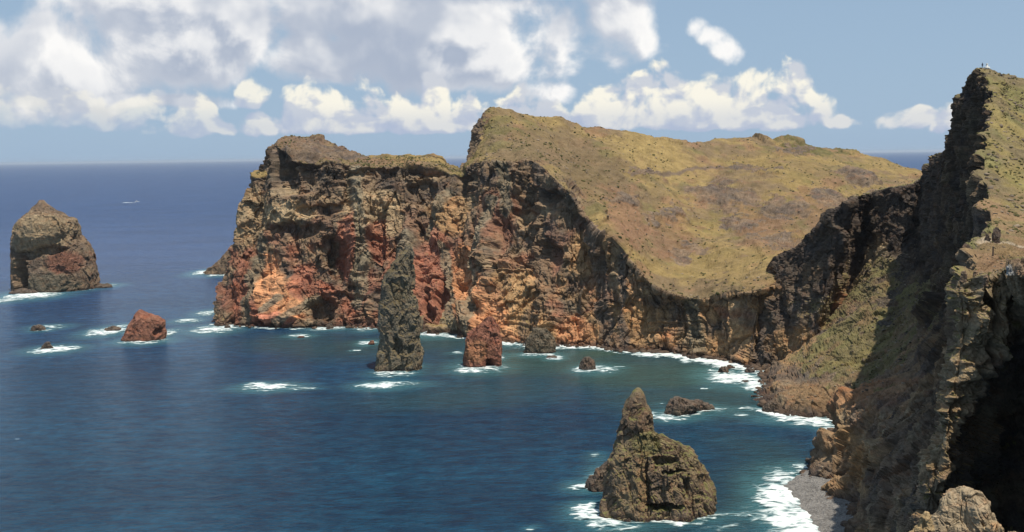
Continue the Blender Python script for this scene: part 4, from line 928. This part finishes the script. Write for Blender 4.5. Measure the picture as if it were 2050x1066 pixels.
def build_beach():
    m, k, bs, out = new_mat('grey_pebbles')
    pos = k.n('ShaderNodeNewGeometry').outputs['Position']
    v = k.n('ShaderNodeTexVoronoi'); k.put(v.inputs['Vector'], pos); k.put(v.inputs['Scale'], 1.6)
    n = k.noise(pos, .25, 6, .65)
    c = k.mix(k.ss(n, .3, .7), (.085, .078, .072), (.20, .185, .17))
    c = k.mix(k.ss(v.outputs[1], .2, .9, 0, .5), c, (.30, .28, .26))
    k.put(bs.inputs['Base Color'], c); k.put(bs.inputs['Roughness'], .9)
    b = k.n('ShaderNodeBump'); k.put(b.inputs['Distance'], .6); k.put(b.inputs['Strength'], .9); k.put(b.inputs['Height'], k.m('ADD', n, v.outputs[0])); k.put(bs.inputs['Normal'], b.outputs[0])
    def strip(name, outer, inner, h, lab):
        A = np.array([W(*q) for q in outer]); B = np.array([W(*q) for q in inner]); B[:, 2] = h
        A2 = A.copy() + (A - B) * .15; A2[:, 2] = -1.2; Mid = A * .45 + B * .55; Mid[:, 2] = h * .62
        g = loft(np.array([A2, A * .9 + B * .1, Mid, B]), 1.2)
        g[..., 2] += .25 * fbm(g / 3.0, 4) + .12 * fbm(g / .8, 3)
        tag(mesh_grid(name, g, m), lab, 'beach', kind='structure')
    strip('beach', [(1612, 945), (1570, 965), (1553, 980), (1578, 1010), (1605, 1040), (1630, 1085), (1650, 1150)], [(1640, 935), (1680, 960), (1720, 985), (1740, 1010), (1760, 1050), (1790, 1100), (1800, 1160)], 3.0,
          'grey pebble beach at the foot of the near cliff')
    strip('beach', [(1400, 716), (1440, 722), (1480, 728), (1515, 738), (1560, 752)], [(1400, 700), (1440, 704), (1480, 708), (1530, 714), (1600, 720)], 2.4,
          'narrow strip of dark pebbles in the far corner of the bay')


# ------------------------------------------------------------------ small things
def simple_mat(name, c, rough=.7):
    m, k, bs, out = new_mat(name)
    n = k.noise(k.n('ShaderNodeNewGeometry').outputs['Position'], 3.0, 4)
    k.put(bs.inputs['Base Color'], k.mix(n, tuple(x * .85 for x in c), tuple(min(1, x * 1.12) for x in c))); k.put(bs.inputs['Roughness'], rough); return m

def obj_from(name, v, f, mat, parent=None, loc=(0, 0, 0)):
    me = bpy.data.meshes.new(name); me.from_pydata([tuple(map(float, a)) for a in v], [], f); me.update(); me.materials.append(mat)
    o = bpy.data.objects.new(name, me); SC.collection.objects.link(o)
    if parent: o.parent = parent
    o.location = loc; return o

def lathe(rings, seg=12, sx=1, sy=1):
    """rings (x, y, z, r) bottom to top, closed"""
    v, f = [], []
    for x, y, z, r in rings:
        for k in range(seg):
            a = 2 * math.pi * k / seg; v.append((x + r * sx * math.cos(a), y + r * sy * math.sin(a), z))
    for j in range(len(rings) - 1):
        for k in range(seg): k2 = (k + 1) % seg; f.append((j * seg + k, j * seg + k2, (j + 1) * seg + k2, (j + 1) * seg + k))
    f.append(tuple(range(seg))[::-1]); f.append(tuple(range((len(rings) - 1) * seg, len(rings) * seg)))
    return v, f

def build_boat():
    c = W(274, 405); e = bpy.data.objects.new('motor_boat', None); SC.collection.objects.link(e); e.location = c
    e.rotation_euler = (0, 0, math.radians(8))
    tag(e, 'small white motor boat heading right far out on the open sea', 'boat')
    white = simple_mat('boat_white', (.8, .8, .8), .4); glass = simple_mat('boat_glass', (.04, .05, .06), .2)
    S = [(-6, 1.6), (-5, 1.9), (-1, 2.0), (3, 1.7), (5.5, .9), (7, .05)]
    v, f = [], []
    for x, w in S:
        v += [(x, -w, 1.5 + x * .05), (x, -w * .65, -.3), (x, w * .65, -.3), (x, w, 1.5 + x * .05)]
    for i in range(len(S) - 1):
        a = i * 4; b = a + 4
        for j in range(4): f.append((a + j, b + j, b + (j + 1) % 4, a + (j + 1) % 4))
    f += [(3, 2, 1, 0), tuple(range(len(v) - 4, len(v)))]
    obj_from('hull', v, f, white, e)
    def box(x0, x1, y0, y1, z0, z1, t=.25):
        v = [(x0, y0, z0), (x1, y0, z0), (x1, y1, z0), (x0, y1, z0), (x0 + t, y0 + t, z1), (x1 - t * 2.5, y0 + t, z1), (x1 - t * 2.5, y1 - t, z1), (x0 + t, y1 - t, z1)]
        return v, [(3, 2, 1, 0), (4, 5, 6, 7), (0, 1, 5, 4), (1, 2, 6, 5), (2, 3, 7, 6), (3, 0, 4, 7)]
    cb = obj_from('cabin', *box(-3, 2.2, -1.3, 1.3, 1.4, 3.9), white, e)
    obj_from('windscreen', *box(-2.6, 2.1, -1.32, 1.32, 2.5, 3.2, .12), glass, cb)
    obj_from('mast', *lathe([(-1.5, 0, 3.9, .09), (-1.5, 0, 6.4, .05)], 8), white, e)
    # wake
    m, k, bs, out = new_mat('wake_foam'); p = k.n('ShaderNodeNewGeometry').outputs['Position']
    k.put(bs.inputs['Base Color'], (.75, .8, .82, 1)); k.put(bs.inputs['Alpha'], k.ss(k.noise(p, .3, 5, .6), .36, .56)); k.put(bs.inputs['Roughness'], .8)
    a = W(272, 406.2); b = W(248, 406.4); n = 24; v = []; 
    for i in range(n + 1):
        t = i / n; q = a + (b - a) * t; w = 3 + 12 * t
        v += [(q[0], q[1] - w, .2), (q[0], q[1], .5), (q[0], q[1] + w, .2)]
    f = []
    for i in range(n): f += [(3 * i, 3 * i + 3, 3 * i + 4, 3 * i + 1), (3 * i + 1, 3 * i + 4, 3 * i + 5, 3 * i + 2)]
    tag(obj_from('boat_wake_foam', v, f, m), 'thin white wake trailing left behind the motor boat', 'wake', kind='stuff')

def build_summit(g):
    """white trig pillar, and a person beside it, on the highest point of the near hill"""
    from mathutils.bvhtree import BVHTree
    dg = bpy.context.evaluated_depsgraph_get()
    t = bpy.data.objects['terrain']; me = t.data
    sub = g
    def ground(px, py, D):
        p = P(px, py, D); m = (np.abs(sub[..., 0] - p[0]) < 1.2) & (np.abs(sub[..., 1] - p[1]) < 2.5)
        z = sub[..., 2][m].max() if m.any() else p[2]
        return (p[0], p[1], float(z))
    white = simple_mat('limewash', (.78, .77, .72)); 
    PX, PY = proj(sub.reshape(-1, 3))
    def brow(x0, x1):
        m = np.where((PX > x0) & (PX < x1) & (PY < 190))[0]; return tuple(float(t) for t in sub.reshape(-1, 3)[m[np.argmin(PY[m])]])
    x, y, z = brow(1970, 1976)
    e = bpy.data.objects.new('survey_pillar', None); SC.collection.objects.link(e); e.location = (x, y, z - .15)
    tag(e, 'small white survey pillar on the summit of the near hill', 'survey pillar')
    obj_from('base', *lathe([(0, 0, 0, 1.0), (0, 0, .45, .95), (0, 0, .5, .85)], 16), white, e)
    obj_from('pillar', *lathe([(0, 0, .5, .42), (0, 0, 1.45, .32), (0, 0, 1.5, .28)], 16), white, e)
    obj_from('cap', *lathe([(0, 0, 1.5, .4), (0, 0, 1.6, .4), (0, 0, 1.66, .2)], 16), white, e)
    x, y, z = brow(1963, 1967)
    person((x, y, z - .03), 'person', 'person in dark clothes standing beside the white pillar on the summit')
    # person on the terrace
    # wooden post on the terrace
    x, y, z = ground(1988, 508, 138)
    wood = simple_mat('weathered_wood', (.09, .06, .04))
    p = bpy.data.objects.new('trail_post', None); SC.collection.objects.link(p); p.location = (x, y, z - .1)
    tag(p, 'short dark wooden post on the brown terrace below the footpath', 'post')
    obj_from('post', *lathe([(0, 0, 0, .11), (0, 0, 1.15, .10), (.01, 0, 1.22, .05)], 10), wood, p)
    obj_from('cap', *lathe([(0, 0, 1.16, .13), (0, 0, 1.24, .13), (0, 0, 1.3, .04)], 10), wood, p)

def person(loc, name, label):
    verts = {'pelvis': (0, 0, .95, .15), 'waist': (0, 0, 1.1, .13), 'chest': (0, .0, 1.32, .17), 'neck': (0, 0, 1.5, .06), 'head': (0, -.02, 1.62, .10), 'crown': (0, -.01, 1.72, .08)}
    ed = [('pelvis', 'waist'), ('waist', 'chest'), ('chest', 'neck'), ('neck', 'head'), ('head', 'crown')]
    for s, t in ((-1, 'l'), (1, 'r')):
        verts.update({'hip' + t: (s * .1, 0, .88, .10), 'knee' + t: (s * .11, -.02, .48, .065), 'ank' + t: (s * .12, .02, .08, .045), 'toe' + t: (s * .13, -.14, .04, .04),
                      'sho' + t: (s * .19, 0, 1.42, .065), 'elb' + t: (s * .26, .02, 1.12, .045), 'wri' + t: (s * .25, -.08, .88, .035)})
        ed += [('pelvis', 'hip' + t), ('hip' + t, 'knee' + t), ('knee' + t, 'ank' + t), ('ank' + t, 'toe' + t), ('chest', 'sho' + t), ('sho' + t, 'elb' + t), ('elb' + t, 'wri' + t)]
        for i in range(5):
            verts['f%s%d' % (t, i)] = (s * (.25 + (i - 2) * .012), -.10 + (i - 2) * .016, .79 + (.03 if i in (0, 4) else 0), .009); ed.append(('wri' + t, 'f%s%d' % (t, i)))
    names = list(verts); me = bpy.data.meshes.new(name)
    me.from_pydata([verts[k][:3] for k in names], [(names.index(a), names.index(b)) for a, b in ed], [])
    o = bpy.data.objects.new(name, me); SC.collection.objects.link(o); o.location = loc
    o.modifiers.new('skin', 'SKIN'); sv = me.skin_vertices[0].data
    for i, k in enumerate(names): sv[i].radius = (verts[k][3],) * 2; sv[i].use_root = k == 'pelvis'
    o.modifiers.new('sub', 'SUBSURF').levels = 1; o.modifiers['sub'].render_levels = 2
    me.materials.append(simple_mat('dark_clothes', (.03, .035, .06)))
    h, f = lathe([(0, -.01, 1.66, .105), (0, -.005, 1.72, .10), (0, 0, 1.77, .05)], 10)
    obj_from('hair', h, f, simple_mat('brown_hair', (.05, .03, .02)), o)
    tag(o, label, 'person')


build_sea()
build_headland()
G_NEAR = build_near()
MAT_S = rock_material('stack_rock', 0.7, 1.0); MAT_N = rock_material('near_stack_rock', 0.4, 1.0)
build_stacks(MAT_S, MAT_N)
build_scatter()
build_beach()
build_boat()
build_summit(G_NEAR)

def build_haze():
    m = bpy.data.materials.new('sea_air'); m.use_nodes = True; t = m.node_tree; t.nodes.clear(); k = NT(t)
    out = k.n('ShaderNodeOutputMaterial'); v = k.n('ShaderNodeVolumePrincipled')
    v.inputs['Color'].default_value = (.80, .88, 1.0, 1); v.inputs['Density'].default_value = 1.7e-5; v.inputs['Anisotropy'].default_value = 0.2
    t.links.new(v.outputs[0], out.inputs['Volume'])
    x, z0, z1 = 200000.0, -12.0, 172.0
    vs = [(a, b, c) for c in (z0, z1) for a, b in ((-x, -x), (x, -x), (x, x), (-x, x))]
    o = obj_from('haze', vs, [(3, 2, 1, 0), (4, 5, 6, 7), (0, 1, 5, 4), (1, 2, 6, 5), (2, 3, 7, 6), (3, 0, 4, 7)], m)
    tag(o, 'thin sea haze over the bay and the open sea', 'haze', kind='stuff')
build_haze()
